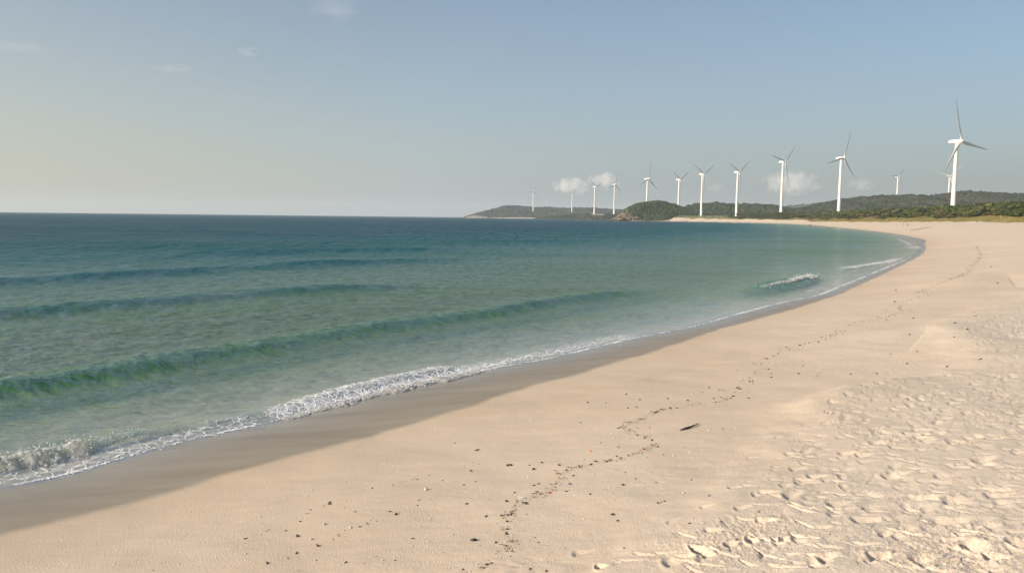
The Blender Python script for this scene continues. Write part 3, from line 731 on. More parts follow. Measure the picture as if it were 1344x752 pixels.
def turbine(u, v, lpx, theta, phi, label):
    """u,v: hub in the photo; lpx: blade length there; theta: first blade, degrees clockwise from up; phi: rotor turned right of facing us"""
    Y = L_BL / lpx * 1000 * 1.0
    p = at_y(u, v, Y); n_to = math.atan2(-p[1], -p[0]) + R(phi)
    ax = np.array([math.cos(n_to), math.sin(n_to)])
    base = np.array([p[0] - ax[0] * 4.6, p[1] - ax[1] * 4.6]); zb = p[2] - TOWER - 1.6
    t = empty('wind_turbine', (base[0], base[1], zb), n_to); tag(t, label, 'wind turbine', 'white wind turbines along the coast')
    tw = link('tower', tower_full, None, t)
    dr = link('door', door_me, None, tw); dr.location = (2.75, 0, 1.7)
    na = link('nacelle', TM['nacelle'], None, t); na.location = (0, 0, TOWER + 1.6)
    hb = link('hub', TM['hub'], None, t); hb.location = (0, 0, TOWER + 1.6)
    for k in range(3):
        bl = link('blade', TM['blade'], None, t); bl.location = (0, 0, TOWER + 1.6)
        bl.rotation_euler = (R(-theta - 120 * k), 0, 0)
    return t
TURB = [
    (700.8, 251.5, 11.2, 20, 38, 'tiny hazy white turbine standing on the distant headland, leftmost of all'),
    (751.8, 254.3, 10.6, 25, 40, 'tiny turbine below the left puff of cloud, second from the left'),
    (782.0, 245.3, 15.6, 67, 48, 'white turbine by the pale quay wall, in front of the gap between two cloud puffs'),
    (808.2, 242.5, 16.8, 10, 52, 'white turbine rising just behind the brown rocky tip of the headland'),
    (852.0, 235.0, 23.6, 6, 54, 'white turbine on the top of the rounded wooded headland knoll with one blade pointing up'),
    (893.5, 236.0, 22.5, 57, 56, 'white turbine behind the saddle just right of the headland knoll'),
    (924.2, 228.8, 25.0, 57, 52, 'white turbine with blades in a tilted Y, base in scrub at the beach'),
    (971.0, 226.0, 27.0, 52, 56, 'white turbine fifth from the right of the shore row, before the low wooded hill'),
    (1030.8, 212.5, 31.0, 42, 55, 'tall white turbine in front of the largest low cloud'),
    (1108.0, 207.5, 38.0, 16, 56, 'second tallest white turbine, one blade nearly upright, behind the beach scrub'),
    (1180.6, 232.2, 18.8, 32, 55, 'small turbine standing alone on the crest of the long hazy hill'),
    (1248.0, 231.3, 20.3, 43, 35, 'small turbine on the hill crest half hidden by the tallest turbine'),
    (1262.0, 185.3, 55.5, -21, 57, 'tallest and nearest white turbine, towering over the scrub at the right'),
    (1366.0, 231.0, 21.5, 44, 30, 'turbine mostly beyond the right edge, only a blade tip showing'),
]
for a in TURB: turbine(*a)
# pale quay wall at the foot of two of them
q1 = at_y(776.5, 281, 2600); q2 = at_y(793, 281, 2600)
b_ = bmesh.new(); bmesh.ops.create_cube(b_, size=1); bmesh.ops.scale(b_, vec=(q2[0] - q1[0], 6, 3.0), verts=b_.verts); bmesh.ops.bevel(b_, geom=b_.edges[:], offset=.3, segments=2, affect='EDGES')
qw = link('quay_wall', bm_mesh(b_, 'quay_wall', False), simple_mat('pale_concrete', (.5, .46, .42), .85, .15, .1)); qw.location = ((q1[0] + q2[0]) / 2, 2600, q1[2] - 1.5)
tag(qw, 'low pale concrete quay wall on the shore under the third turbine', 'wall')
# wooded spit carrying the quay and the two turbines
HF = hill(2660, [(700, 287), (730, 284), (760, 282), (785, 281.2), (815, 281), (850, 281), (900, 283), (940, 288)], 60, 150, 'hill', 406, .6)
wood(HF, 900, 2.5, 4.5, 'low grey green scrub on the spit below the quay wall', wood_far, 416, 3.0)

# ------------------------------------------------------------------ scrub, grass and trees behind the beach
def crown_mesh(seed, n=520, lobes=7):
    r_ = np.random.default_rng(seed)
    lc = np.stack([r_.normal(0, .42, lobes), r_.normal(0, .42, lobes), r_.uniform(.30, .78, lobes)], -1); lr = r_.uniform(.28, .48, lobes)
    k = r_.integers(0, lobes, n); d = r_.normal(0, 1, (n, 3)); d /= np.linalg.norm(d, axis=1)[:, None]; d[:, 2] = np.abs(d[:, 2]) * .9 - .15
    c = lc[k] + d * (lr[k] * r_.uniform(.6, 1.08, n))[:, None]; c[:, 2] = np.maximum(c[:, 2], .03)
    nrm = d + r_.normal(0, .55, (n, 3)); nrm /= np.linalg.norm(nrm, axis=1)[:, None]
    a = np.cross(nrm, [0, 0, 1.0001]); a /= np.linalg.norm(a, axis=1)[:, None] + 1e-9; b = np.cross(nrm, a)
    s = r_.uniform(.045, .105, n)[:, None]
    V = np.stack([c + a * s, c + b * s * .7, c - a * s, c - b * s * .7], 1).reshape(-1, 3)
    F = np.arange(4 * n).reshape(n, 4)
    tint = np.clip(np.repeat(.45 + .35 * r_.uniform(-1, 1, n) + .25 * r_.uniform(-1, 1, lobes)[k], 4), 0, 1)
    # inner mass so the crown is not see-through everywhere
    V2, F2 = blobs(lc, (lr * .74)[:, None] * np.ones((1, 3)), 2, .18, seed=seed + 5)
    F2 = np.column_stack([F2, F2[:, 2]])
    me = bpy.data.meshes.new('crown')
    me.from_pydata(np.vstack([V, V2]).tolist(), [], F.tolist() + (F2[:, :3] + len(V)).tolist())
    at = me.attributes.new('tint', 'FLOAT', 'POINT'); at.data.foreach_set('value', np.concatenate([tint, np.full(len(V2), .25)]).astype(np.float32))
    return me
def stem_mesh(seed):
    r_ = random.Random(seed); V = []; F = []
    for k in range(4):
        a = r_.uniform(0, 6.28); q0 = Vector((.04 * math.cos(a), .04 * math.sin(a), -.03)); q1 = Vector((.25 * math.cos(a), .25 * math.sin(a), .5)); i0 = len(V)
        for q, rr in ((q0, .04), ((q0 + q1) / 2 + Vector((0, 0, .06)), .028), (q1, .014)):
            V += [(q.x + rr * math.cos(t_), q.y + rr * math.sin(t_), q.z) for t_ in np.linspace(0, 6.283, 6, endpoint=False)]
        for s_ in range(2):
            for i in range(6): F.append((i0 + s_ * 6 + i, i0 + s_ * 6 + (i + 1) % 6, i0 + s_ * 6 + 6 + (i + 1) % 6, i0 + s_ * 6 + 6 + i))
    me = bpy.data.meshes.new('stems'); me.from_pydata(V, [], F); return me
scrub_m = foliage('scrub_leaves', (.010, .020, .006), (.045, .070, .016), (.13, .15, .04), .35, scale=1.2)
olive_m = foliage('olive_leaves', (.035, .042, .014), (.085, .092, .032), (.155, .15, .06), .3, scale=1.2)
rust_m = foliage('dry_rust_leaves', (.06, .04, .02), (.13, .09, .045), (.20, .14, .08), .2, scale=1.2)
bark_m = simple_mat('shrub_bark', (.12, .09, .065), .9, .3, 4)
def kind_meshes(mat, seed, n): 
    L = []
    for k in range(n):
        me = crown_mesh(seed + k); me.materials.append(mat); L.append(me)
    return L
KINDS = dict(dark=kind_meshes(scrub_m, 500, 5), olive=kind_meshes(olive_m, 520, 4), rust=kind_meshes(rust_m, 540, 2))
stems = stem_mesh(3); stems.materials.append(bark_m)
LAB = dict(dark=('dense dark green coastal shrub in the thicket behind the beach grass', 'dark green shrubs of the beach thicket'),
           olive=('lighter olive green coastal shrub among the dark thicket behind the beach', 'olive shrubs of the beach thicket'),
           rust=('dry reddish brown shrub at the seaward edge of the thicket', 'dry brown shrubs of the beach thicket'))
def shrub(x, y, h, w, kind, zoff=0.0):
    t = empty('coastal_shrub', (x, y, height(x, y) - .1 + zoff), random.uniform(0, 6.28)); t.scale = (w, w, h)
    tag(t, LAB[kind][0], 'shrub', LAB[kind][1])
    link('crown', random.choice(KINDS[kind]), None, t); link('stems', stems, None, t); return t
cand = []
r_ = np.random.default_rng(77)
xs_ = r_.uniform(60, 620, 26000); ys_ = r_.uniform(130, 1500, 26000)
dd = eff_d(shore_d(xs_, ys_), ys_); uu = 672 + FPX * xs_ / ys_
edge_d = 86 + 9 * noise2(xs_ * .015, ys_ * .015, 31)
okm = (dd > edge_d) & (dd < edge_d + 55) & (uu < 1420) & (uu > 860)
P = np.column_stack([xs_, ys_, dd - edge_d])[okm]
placed = []
P = P[np.argsort(P[:, 1])]
def visible_rank(q): return q[2] * .4 + abs(q[1] - 300) * .02
sel = []
for x_, y_, k_ in P:
    w_ = 2.4 + y_ * .0045 + min(k_, 25) * .05
    if all((x_ - a) ** 2 + (y_ - b) ** 2 > (w_ * .82) ** 2 * (1.0) for a, b in sel[-160:]):
        sel.append((x_, y_)); placed.append((x_, y_, k_, w_))
random.Random(5).shuffle(placed)
near_p = sorted(placed, key=lambda q: q[1])
front = [q for q in near_p if q[2] < 28][:270]
rest = [q for q in near_p if q not in front]
for x_, y_, k_, w_ in front:
    q = random.random(); kind = 'dark' if q < .62 else ('olive' if q < .93 or k_ > 12 else 'rust')
    grow = .55 + .5 * float(sstep(0, 14, np.array(k_)))
    tall = 1 + .28 * float(noise2(np.array(x_ * .03), np.array(y_ * .02), 8))
    shrub(x_, y_, (4.2 + 1.6 * random.random()) * grow * tall, w_ * (1.05 + .3 * random.random()), kind)
# scrub beyond the first rows reads as one mass
allv, allf, allt = [], [], []; o0 = 0
srcs = [KINDS['dark'][k] for k in range(3)] + [KINDS['olive'][0]]
tri = []
for me in srcs:
    co = np.zeros(len(me.vertices) * 3, np.float32); me.vertices.foreach_get('co', co); co = co.reshape(-1, 3)
    tt = np.zeros(len(co), np.float32); me.attributes['tint'].data.foreach_get('value', tt)
    fc = np.array([list(f.vertices) if len(f.vertices) == 4 else list(f.vertices) + [f.vertices[2]] for f in me.polygons if len(f.vertices) == 4])
    tri.append((co, fc, tt))
for x_, y_, k_, w_ in rest[:900]:
    co, fc, tt = random.choice(tri); a = random.uniform(0, 6.28); c_, s_ = math.cos(a), math.sin(a)
    hh = random.uniform(4.0, 6.5) * (1 + .25 * float(noise2(np.array(x_ * .03), np.array(y_ * .02), 8))) * (.6 + .4 * min(1, k_ / 15))
    q = co * np.array([w_ * 1.25, w_ * 1.25, hh]); q = np.stack([q[:, 0] * c_ - q[:, 1] * s_, q[:, 0] * s_ + q[:, 1] * c_, q[:, 2]], -1) + np.array([x_, y_, height(x_, y_) - .2])
    allv.append(q); allf.append(fc + o0); allt.append(np.clip(tt + random.uniform(-.15, .15), 0, 1)); o0 += len(q)
if allv:
    o = link('distant_scrub', np_mesh('distant_scrub', np.vstack(allv), np.vstack(allf), False, dict(tint=np.concatenate(allt))), foliage('distant_scrub_leaves', (.02, .03, .01), (.05, .07, .02), (.11, .12, .04), scale=.1))
    tag(o, 'mass of green scrub stretching behind the far end of the beach', 'scrub', None, 'stuff')

# beach grass
grass_m = foliage('beach_grass', (.05, .07, .018), (.19, .17, .055), (.34, .28, .12), scale=.15)
gx = r_.uniform(60, 600, 500000); gy = r_.uniform(120, 1100, 500000); gd = eff_d(shore_d(gx, gy), gy)
e2_ = 66 + 5 * noise2(gx * .02, gy * .02, 51) + 3 * noise2(gx * .11, gy * .11, 52)
u_ = 672 + FPX * gx / gy
km = (gd > e2_) & (gd < e2_ + 30) & (u_ < 1400) & (u_ > 1020)
km &= r_.uniform(0, 1, 500000) < np.clip((gd - e2_) / 5 + .12, 0, 1)
gx, gy = gx[km], gy[km]; ng = len(gx)
gz = np.array([height(a, b) for a, b in zip(gx, gy)])
K = 7; cx = np.repeat(gx, K) + r_.normal(0, .45, ng * K); cy = np.repeat(gy, K) + r_.normal(0, .45, ng * K); cz = np.repeat(gz, K) - .05
hh = r_.uniform(.35, 1.0, ng * K); aa = r_.uniform(0, 6.28, ng * K); ww = r_.uniform(.06, .16, ng * K); ln = r_.normal(0, .3, (ng * K, 2))
V = np.stack([np.stack([cx - ww * np.cos(aa), cy - ww * np.sin(aa), cz], -1), np.stack([cx + ww * np.cos(aa), cy + ww * np.sin(aa), cz], -1), np.stack([cx + ln[:, 0], cy + ln[:, 1], cz + hh], -1)], 1).reshape(-1, 3)
tint = np.repeat(np.clip(.5 + .3 * r_.uniform(-1, 1, ng * K) + .3 * noise2(cx * .05, cy * .05, 3), 0, 1), 3)
o = link('beach_grass', np_mesh('beach_grass', V, np.arange(len(V)).reshape(-1, 3), False, dict(tint=tint)), grass_m)
tag(o, 'dry yellow green grass fringing the top of the beach', 'grass', None, 'stuff')

# a pale dead stump in the grass
def place_d(u, y):     # a spot on the bearing of u at distance y
    q = ray(u, 290); return q[0] * y / q[1], y
x_, y_ = next(place_d(1313.5, q_) for q_ in range(150, 900, 3) if bil(GD, *place_d(1313.5, q_)) > 80)
b_ = bmesh.new()
prev = None
for k, (dx, dz, rr) in enumerate([(0, -.1, .28), (.05, .4, .22), (.12, .9, .17), (.10, 1.3, .12), (.18, 1.75, .04)]):
    ring = [b_.verts.new((dx + rr * math.cos(t_), rr * math.sin(t_) * .8, dz)) for t_ in np.linspace(0, 6.283, 8, endpoint=False)]
    if prev:
        for i in range(8): b_.faces.new((prev[i], prev[(i + 1) % 8], ring[(i + 1) % 8], ring[i]))
    prev = ring
b_.faces.new(prev)
st = link('dead_stump', bm_mesh(b_, 'dead_stump'), simple_mat('bleached_wood', (.5, .46, .38), .8, .2, 5)); st.location = (x_, y_, height(x_, y_) + .3)
tag(st, 'pale bleached dead stump standing in the beach grass before the right-hand shrubs', 'stump')

# dark boulders on the far beach
for (u, v, Y, s, lab) in [(1064, 288.8, 760, 1.1, 'dark boulder high on the far beach close to the scrub'), (1087.3, 291.6, 540, .75, 'dark boulder lower on the far beach near the water'), (873.5, 288.6, 1560, 1.5, 'dark boulder at the far thin end of the pale beach')]:
    q = ray(u, v); x_, y_ = q[0] * Y / q[1], Y
    me = rock_mesh(int(u)); me.materials.append(dark_rock)
    o = link('boulder', me); o.location = (x_, y_, height(x_, y_) + s * .35); o.scale = (s * 1.2, s, s); tag(o, lab, 'boulder')

# ------------------------------------------------------------------ two walkers far along the beach
skin_m = simple_mat('skin', (.42, .26, .18), .6, .05, 3); hair_m = simple_mat('dark_hair', (.02, .016, .013), .7, .2, 20)
def skin_mesh(name, pts, edges, mat, sub=2):
    me = bpy.data.meshes.new(name); me.from_pydata([p_[0] for p_ in pts], edges, [])
    o = bpy.data.objects.new(name + '_cage', me); col.objects.link(o)
    md = o.modifiers.new('s', 'SKIN'); sm = o.modifiers.new('u', 'SUBSURF'); sm.levels = sub; sm.render_levels = sub
    if not me.skin_vertices: me.skin_vertices.new()
    for sv, p_ in zip(me.skin_vertices[0].data, pts): sv.radius = (p_[1], p_[1] if len(p_) < 3 else p_[2])
    me.skin_vertices[0].data[0].use_root = True
    dg = bpy.context.evaluated_depsgraph_get(); m2 = bpy.data.meshes.new_from_object(o.evaluated_get(dg))
    bpy.data.objects.remove(o); m2.name = name; m2.materials.clear(); m2.materials.append(mat)
    for q in m2.polygons: q.use_smooth = True
    return m2
def person(x, y, rz, shirt_c, trouser_c, label):
    t = empty('person', (x, y, height(x, y)), rz); tag(t, label, 'person')
    body = [((0, 0, .95), .15, .11), ((0, 0, 1.2), .14, .1), ((0, 0, 1.40), .16, .1), ((0, 0, 1.50), .06), ((0, .01, 1.60), .085), ((0, .01, 1.70), .075),
            ((-.19, 0, 1.40), .055), ((-.25, .02, 1.12), .042), ((-.24, .09, .88), .035), ((-.24, .11, .79), .03), ((.19, 0, 1.40), .055), ((.25, -.02, 1.12), .042), ((.25, .03, .88), .035), ((.25, .05, .79), .03),
            ((-.1, 0, .88), .09), ((-.11, .08, .49), .06), ((-.11, .02, .09), .042), ((-.11, .14, .035), .035), ((.1, 0, .88), .09), ((.11, -.04, .49), .06), ((.11, -.14, .09), .042), ((.11, -.03, .035), .035)]
    ed = [(0, 1), (1, 2), (2, 3), (3, 4), (4, 5), (2, 6), (6, 7), (7, 8), (8, 9), (2, 10), (10, 11), (11, 12), (12, 13), (0, 14), (14, 15), (15, 16), (16, 17), (0, 18), (18, 19), (19, 20), (20, 21)]
    link('body', skin_mesh('body', body, ed, skin_m), None, t)
    sh = [((0, 0, .98), .17, .13), ((0, 0, 1.2), .165, .12), ((0, 0, 1.42), .175, .115), ((-.2, 0, 1.41), .075), ((-.245, .015, 1.18), .065), ((.2, 0, 1.41), .075), ((.245, -.015, 1.18), .065)]
    link('shirt', skin_mesh('shirt', sh, [(0, 1), (1, 2), (2, 3), (3, 4), (2, 5), (5, 6)], simple_mat('shirt_cloth', shirt_c, .9, .15, 8)), None, t)
    tr2 = [((0, 0, .98), .165, .13), ((-.1, 0, .87), .11), ((-.112, .075, .47), .085), ((.1, 0, .87), .11), ((.112, -.04, .47), .085)]
    link('shorts', skin_mesh('shorts', tr2, [(0, 1), (1, 2), (0, 3), (3, 4)], simple_mat('trouser_cloth', trouser_c, .9, .15, 8)), None, t)
    link('hair', skin_mesh('hair', [((0, -.02, 1.66), .095), ((0, -.02, 1.73), .08)], [(0, 1)], hair_m), None, t)
q = ray(1185.4, 294); YP = 430
person(q[0] * YP / q[1], YP, 2.6, (.45, .10, .09), (.30, .22, .18), 'walker in a red top on the far beach, left one of the pair')
q = ray(1191.2, 294)
person(q[0] * (YP - 6) / q[1], YP - 6, 3.3, (.06, .015, .02), (.015, .015, .02), 'walker in dark clothing on the far beach, right one of the pair')

# ------------------------------------------------------------------ wrack line: pebbles, shells, weed and litter
peb_dark = simple_mat('dark_pebble', (.035, .026, .020), .6, .5, 30, .004, .6)
peb_brown = simple_mat('brown_scrap', (.13, .065, .03), .7, .4, 40, .004, .6)
shell_m = simple_mat('white_shell', (.72, .66, .58), .5, .12, 40, .002, .2)
black_p = simple_mat('black_plastic', (.012, .014, .022), .4, .2, 20)
red_m = simple_mat('red_plastic', (.40, .03, .03), .4, .1, 20)
orange_m = simple_mat('orange_plastic', (.75, .22, .04), .45, .1, 20)
blue_m = simple_mat('blue_plastic', (.03, .07, .18), .45, .1, 20)
wood_m = simple_mat('dark_driftwood', (.045, .022, .014), .75, .5, 30, .004)
weed_m = simple_mat('dried_seaweed', (.05, .032, .016), .8, .5, 30, .004, .5)
tan_m = simple_mat('tan_wrack', (.30, .20, .10), .8, .3, 30, .004, .4)
def blob_mesh(seed, name, mat, f=(1, .75, .45), jit=.3):
    v_, f_ = ico(2); r = np.random.default_rng(seed); d = v_ * np.array(f) * (1 + jit * (noise2(v_[:, 0] * 1.6 + seed, v_[:, 1] * 1.6 + v_[:, 2], seed))[:, None])
    me = np_mesh(name, d, f_, True); me.materials.append(mat); return me
def shell_mesh(seed, mat):
    """fan shell: a ribbed, domed half disc with thickness and a hinge"""
    V = []; F = []; nr, na = 7, 19
    for lay in (0, 1):
        for i in range(nr):
            r_ = i / (nr - 1)
            for j in range(na):
                a = -1.25 + 2.5 * j / (na - 1); rib = .035 * (j % 2) * r_
                rr = r_ * (1 + .03 * (j % 2)) * (1 - .12 * abs(a) ** 2)
                dome = .55 * math.sin(math.pi * min(1, r_ * .62 + .06)) * (1 - (a / 1.5) ** 2) - .42 * r_ ** 3
                V.append((rr * math.cos(a) - .5, rr * math.sin(a), max(-.05, dome) + rib - .07 * lay))
    def id(l, i, j): return l * nr * na + i * na + j
    for l in (0, 1):
        for i in range(nr - 1):
            for j in range(na - 1):
                q = (id(l, i, j), id(l, i, j + 1), id(l, i + 1, j + 1), id(l, i + 1, j)); F.append(q if l else q[::-1])
    for j in range(na - 1): F.append((id(0, nr - 1, j), id(0, nr - 1, j + 1), id(1, nr - 1, j + 1), id(1, nr - 1, j)))
    me = bpy.data.meshes.new('shell'); me.from_pydata(V, [], F)
    for q in me.polygons: q.use_smooth = True
    me.materials.append(mat); return me
def weed_mesh(seed, mat):
    """a few crumpled strips"""
    r = random.Random(seed); V = []; F = []
    for k in range(4):
        a = r.uniform(0, 6.28); x_, y_ = r.uniform(-.4, .4), r.uniform(-.3, .3); i0 = len(V); n = 8
        for i in range(n):
            a += r.uniform(-.6, .6); x_ += .17 * math.cos(a); y_ += .17 * math.sin(a); z = .08 + .14 * abs(math.sin(i * 1.3 + k)); w_ = .10 * math.sin(math.pi * (i + .6) / n)
            px_, py_ = -math.sin(a) * w_, math.cos(a) * w_
            V += [(x_ + px_, y_ + py_, z), (x_, y_, z + .07), (x_ - px_, y_ - py_, z), (x_, y_, z - .06)]
        for i in range(n - 1):
            for j in range(4): F.append((i0 + 4 * i + j, i0 + 4 * i + (j + 1) % 4, i0 + 4 * i + 4 + (j + 1) % 4, i0 + 4 * i + 4 + j))
    me = bpy.data.meshes.new('seaweed'); me.from_pydata(V, [], F); me.materials.append(mat); return me
PEB = [blob_mesh(k, 'pebble', peb_dark, (1, .7, .5)) for k in range(5)]
BRN = [blob_mesh(k + 10, 'bark_chip', peb_brown, (1, .45, .28), .4) for k in range(4)]
SHL = [shell_mesh(k, shell_m) for k in range(2)]
WEED = [weed_mesh(k, weed_m) for k in range(4)]; TAN = [weed_mesh(k + 9, tan_m) for k in range(2)]
def drop(name, me, u, v, wpx, label, cat, group=None, tilt=.15, flat=1.0, sink=.15, rz=None):
    p_ = hit(u, v); D = math.sqrt(p_[0] ** 2 + p_[1] ** 2 + (EYE - p_[2]) ** 2); s = wpx * D / FPX / 2
    o = link(name, me); o.location = (p_[0], p_[1], height(p_[0], p_[1]) + s * .30 * flat - s * sink * .3)
    o.scale = (s, s, s * flat); o.rotation_euler = (random.uniform(-tilt, tilt), random.uniform(-tilt, tilt), random.uniform(0, 6.28) if rz is None else rz)
    return tag(o, label, cat, group)
Z8 = lambda x_, y_: (300 + x_ * .2819, 540 + y_ * .2819)
Z3 = lambda x_, y_: (620 + x_ * .2022, 600 + y_ * .2022)
Z4 = lambda x_, y_: (760 + x_ * .1729, 510 + y_ * .1729)
Z5 = lambda x_, y_: (1020 + x_ * .266, 320 + y_ * .266)
Z2 = lambda x_, y_: (860 + x_ * .1756, 620 + y_ * .1756)
Z7 = lambda x_, y_: (560 + x_ * .3617, 480 + y_ * .3617)
# singled-out finds
drop('shell', SHL[0], *Z8(917, 365), 8, 'largest white shell with a long shadow, alone on the smooth sand', 'shell', tilt=.3, flat=1.1)
drop('shell', SHL[1], *Z8(444, 526), 7, 'white shell standing left of a smaller white shell in the lower middle sand', 'shell', tilt=.3, flat=1.2)
drop('shell', SHL[0], *Z8(566, 541), 6, 'small cream shell right of the white shell that casts a dark shadow', 'shell', tilt=.3)
drop('shell', SHL[1], *Z8(385, 596), 6.5, 'white shell with shadow just above two dark chips in the lower left sand', 'shell', tilt=.3, flat=1.1)
drop('shell', SHL[0], *Z2(210, 157), 5, 'bright white round shell beside a dark scrap near the footprints', 'shell', tilt=.3, flat=1.2)
drop('shell', SHL[1], *Z3(30, 694), 5, 'white shell at the lower end of the seaweed line near the bottom edge', 'shell', tilt=.3)
drop('plastic_scrap', blob_mesh(31, 'plastic_scrap', black_p, (1, .5, .45), .35), *Z8(1143, 600), 9, 'shiny black plastic scrap lying near the bottom of the seaweed line', 'litter', rz=-.3)
o = drop('bottle_stub', blob_mesh(32, 'bottle_stub', peb_dark, (1, .42, .42), .15), *Z3(240, 55), 8.5, 'dark bottle stub with a yellow band lying on smooth sand', 'litter', rz=.2, tilt=.05)
bb = bmesh.new(); bmesh.ops.create_cone(bb, cap_ends=False, segments=14, radius1=.44, radius2=.44, depth=.3); bmesh.ops.rotate(bb, matrix=Matrix.Rotation(R(90), 3, 'Y'), verts=bb.verts)
link('band', bm_mesh(bb, 'band'), orange_m, o)
def cap_mesh(mat):
    b = bmesh.new(); n = 18; prof = [(0, .5), (.8, .5), (.97, .42), (1, .3), (1, -.3), (.88, -.3), (.88, .25), (0, .25)]; rings = []
    for r_, z in prof: rings.append([b.verts.new(((r_ + .001) * (1 + .02 * (i % 2)) * math.cos(2 * math.pi * i / n), (r_ + .001) * (1 + .02 * (i % 2)) * math.sin(2 * math.pi * i / n), z)) for i in range(n)])
    for a, c_ in zip(rings[:-1], rings[1:]):
        for i in range(n): b.faces.new((a[i], c_[i], c_[(i + 1) % n], a[(i + 1) % n]))
    me = bm_mesh(b, 'bottle_cap'); me.materials.append(mat); return me
drop('crown_cork', cap_mesh(red_m), *Z3(502, 232), 3.4, 'red bottle cap in the seaweed line right of the pale plastic tangle', 'bottle cap', tilt=.5)
drop('crown_cork', cap_mesh(red_m), *Z4(490, 460), 3.2, 'red cap on the upper beach line below the brown weed ring', 'bottle cap', tilt=.5)
drop('plastic_scrap', blob_mesh(33, 'plastic_scrap', orange_m, (1, .7, .5), .5), *Z4(86, 478), 3.6, 'bright orange plastic scrap left of the brown weed ring', 'litter')
drop('plastic_scrap', blob_mesh(34, 'plastic_scrap', blue_m, (1, .6, .45), .4), *Z3(632, 174), 5, 'dark blue plastic scrap right of the seaweed line', 'litter')
drop('plastic_scrap', weed_mesh(44, shell_m), *Z3(306, 275), 11, 'pale crumpled plastic tangle in the thickest seaweed of the line', 'litter', rz=.4)
drop('seaweed', WEED[0], *Z3(312, 298), 14, 'dark flat seaweed clump against the pale plastic tangle', 'seaweed', rz=.3)
drop('seaweed', WEED[1], *Z3(428, 246), 12, 'black bushy seaweed clump right of the pale plastic tangle', 'seaweed', flat=1.3)
drop('seaweed', WEED[2], *Z3(270, 553), 8, 'reddish brown seaweed tuft in the lower part of the line', 'seaweed', flat=1.3)
drop('seaweed', TAN[0], *Z3(560, 112), 9, 'tan seaweed ring in the line above the dark blue scrap', 'seaweed')
drop('seaweed', TAN[1], *Z3(575, 143), 8, 'tan curled seaweed strand below the tan ring', 'seaweed')
# driftwood stick
A_, B_ = hit(893.5, 565), hit(918, 556.6)
def stick_mesh(A, B, r0, mat):
    V = []; F = []; n = 12; A, B = Vector(A), Vector(B); D_ = B - A; T = D_.normalized(); S_ = T.cross(Vector((0, 0, 1))).normalized(); UP = S_.cross(T); rs = random.Random(3)
    for i in range(n):
        t_ = i / (n - 1); q = A + D_ * t_ + S_ * .03 * math.sin(3 * t_) + Vector((0, 0, r0 * .8 + .012 * math.sin(2.4 * t_))); rr = r0 * (.35 + .65 * math.sin(math.pi * min(1, t_ * 1.1 + .12)) if t_ < .8 else .5 * (1 - t_) / .2 + .12) * rs.uniform(.9, 1.12)
        for k in range(10):
            a = 2 * math.pi * k / 10; w_ = q + (S_ * math.cos(a) + UP * math.sin(a)) * rr * (1 + .12 * math.sin(3 * a + i)); V.append(w_[:])
    for i in range(n - 1):
        for k in range(10): F.append((i * 10 + k, i * 10 + (k + 1) % 10, i * 10 + 10 + (k + 1) % 10, i * 10 + 10 + k))
    F.append(tuple(range(9, -1, -1))); F.append(tuple(range((n - 1) * 10, n * 10)))
    me = bpy.data.meshes.new('driftwood_stick'); me.from_pydata(V, [], F)
    for q in me.polygons: q.use_smooth = True
    me.materials.append(mat); return me
A_[2] = height(A_[0], A_[1]); B_[2] = height(B_[0], B_[1])
tag(link('driftwood_stick', stick_mesh(A_, B_, .019, wood_m)), 'dark pointed driftwood stick alone on the smooth sand right of the weed ring', 'driftwood')
# dark and brown bits, by stretch of beach
def lot(Zf, pts, label, group, kind='peb', w=(3.2, 5.2)):
    for x_, y_ in pts:
        u, v = Zf(x_, y_); me = random.choice(PEB if kind == 'peb' else BRN if kind == 'brn' else SHL if kind == 'shl' else WEED)
        nm = {'peb': 'pebble', 'brn': 'bark_chip', 'shl': 'shell', 'wd': 'seaweed'}[kind]
        drop(nm, me, u, v, random.uniform(*w), label, nm.replace('_', ' '), group, tilt=.3)
lot(Z8, [(1053, 147), (995, 321), (1096, 342), (1150, 325), (886, 413), (880, 437), (669, 357), (548, 328), (766, 339), (878, 316), (935, 296), (590, 466), (333, 512), (152, 571), (190, 550), (266, 555), (485, 592), (610, 536), (643, 519), (1050, 573), (1000, 656), (410, 692), (276, 681), (776, 692), (382, 457)],
    'small dark pebble on the smooth sand below the wet band, left of the seaweed line', 'dark pebbles left of the seaweed line', 'peb', (1.6, 3.2))
lot(Z8, [(470, 432), (750, 466), (1157, 181), (778, 479), (78, 592), (415, 626), (180, 707), (546, 703), (858, 592), (1108, 430), (1127, 277), (320, 581), (316, 660), (1090, 735), (470, 424)],
    'reddish brown bark chip on the smooth sand left of the seaweed line', 'bark chips left of the seaweed line', 'brn', (4.5, 7.5))
lot(Z8, [(150, 489), (85, 463), (80, 663), (938, 500), (1016, 541), (855, 627), (716, 693), (1157, 711), (1083, 215), (1175, 372), (390, 366), (363, 397)],
    'tiny white shell fragment on the smooth lower beach', 'white shell fragments on the lower beach', 'shl', (3.2, 4.6))
lot(Z3, [(370, 52), (397, 78), (400, 183), (610, 222), (430, 173), (273, 229), (223, 286), (88, 384), (152, 553), (258, 609), (427, 553), (225, 416), (222, 498), (233, 467), (262, 350), (187, 378), (125, 687), (95, 697), (480, 740), (375, 725), (770, 47), (800, 27), (978, 180), (943, 412), (910, 372), (765, 240), (565, 52), (450, 35), (655, 120), (985, 590)],
    'small dark pebble in or beside the seaweed line of the lower middle sand', 'dark pebbles along the lower seaweed line', 'peb', (3, 5))
lot(Z3, [(700, 62), (655, 70), (600, 92), (540, 90), (620, 68), (865, 30), (395, 262), (240, 372), (215, 380), (235, 590), (60, 722), (205, 575), (530, 218), (960, 8)],
    'thin dark seaweed scrap lying in the lower seaweed line', 'seaweed scraps of the lower line', 'wd', (5, 8))
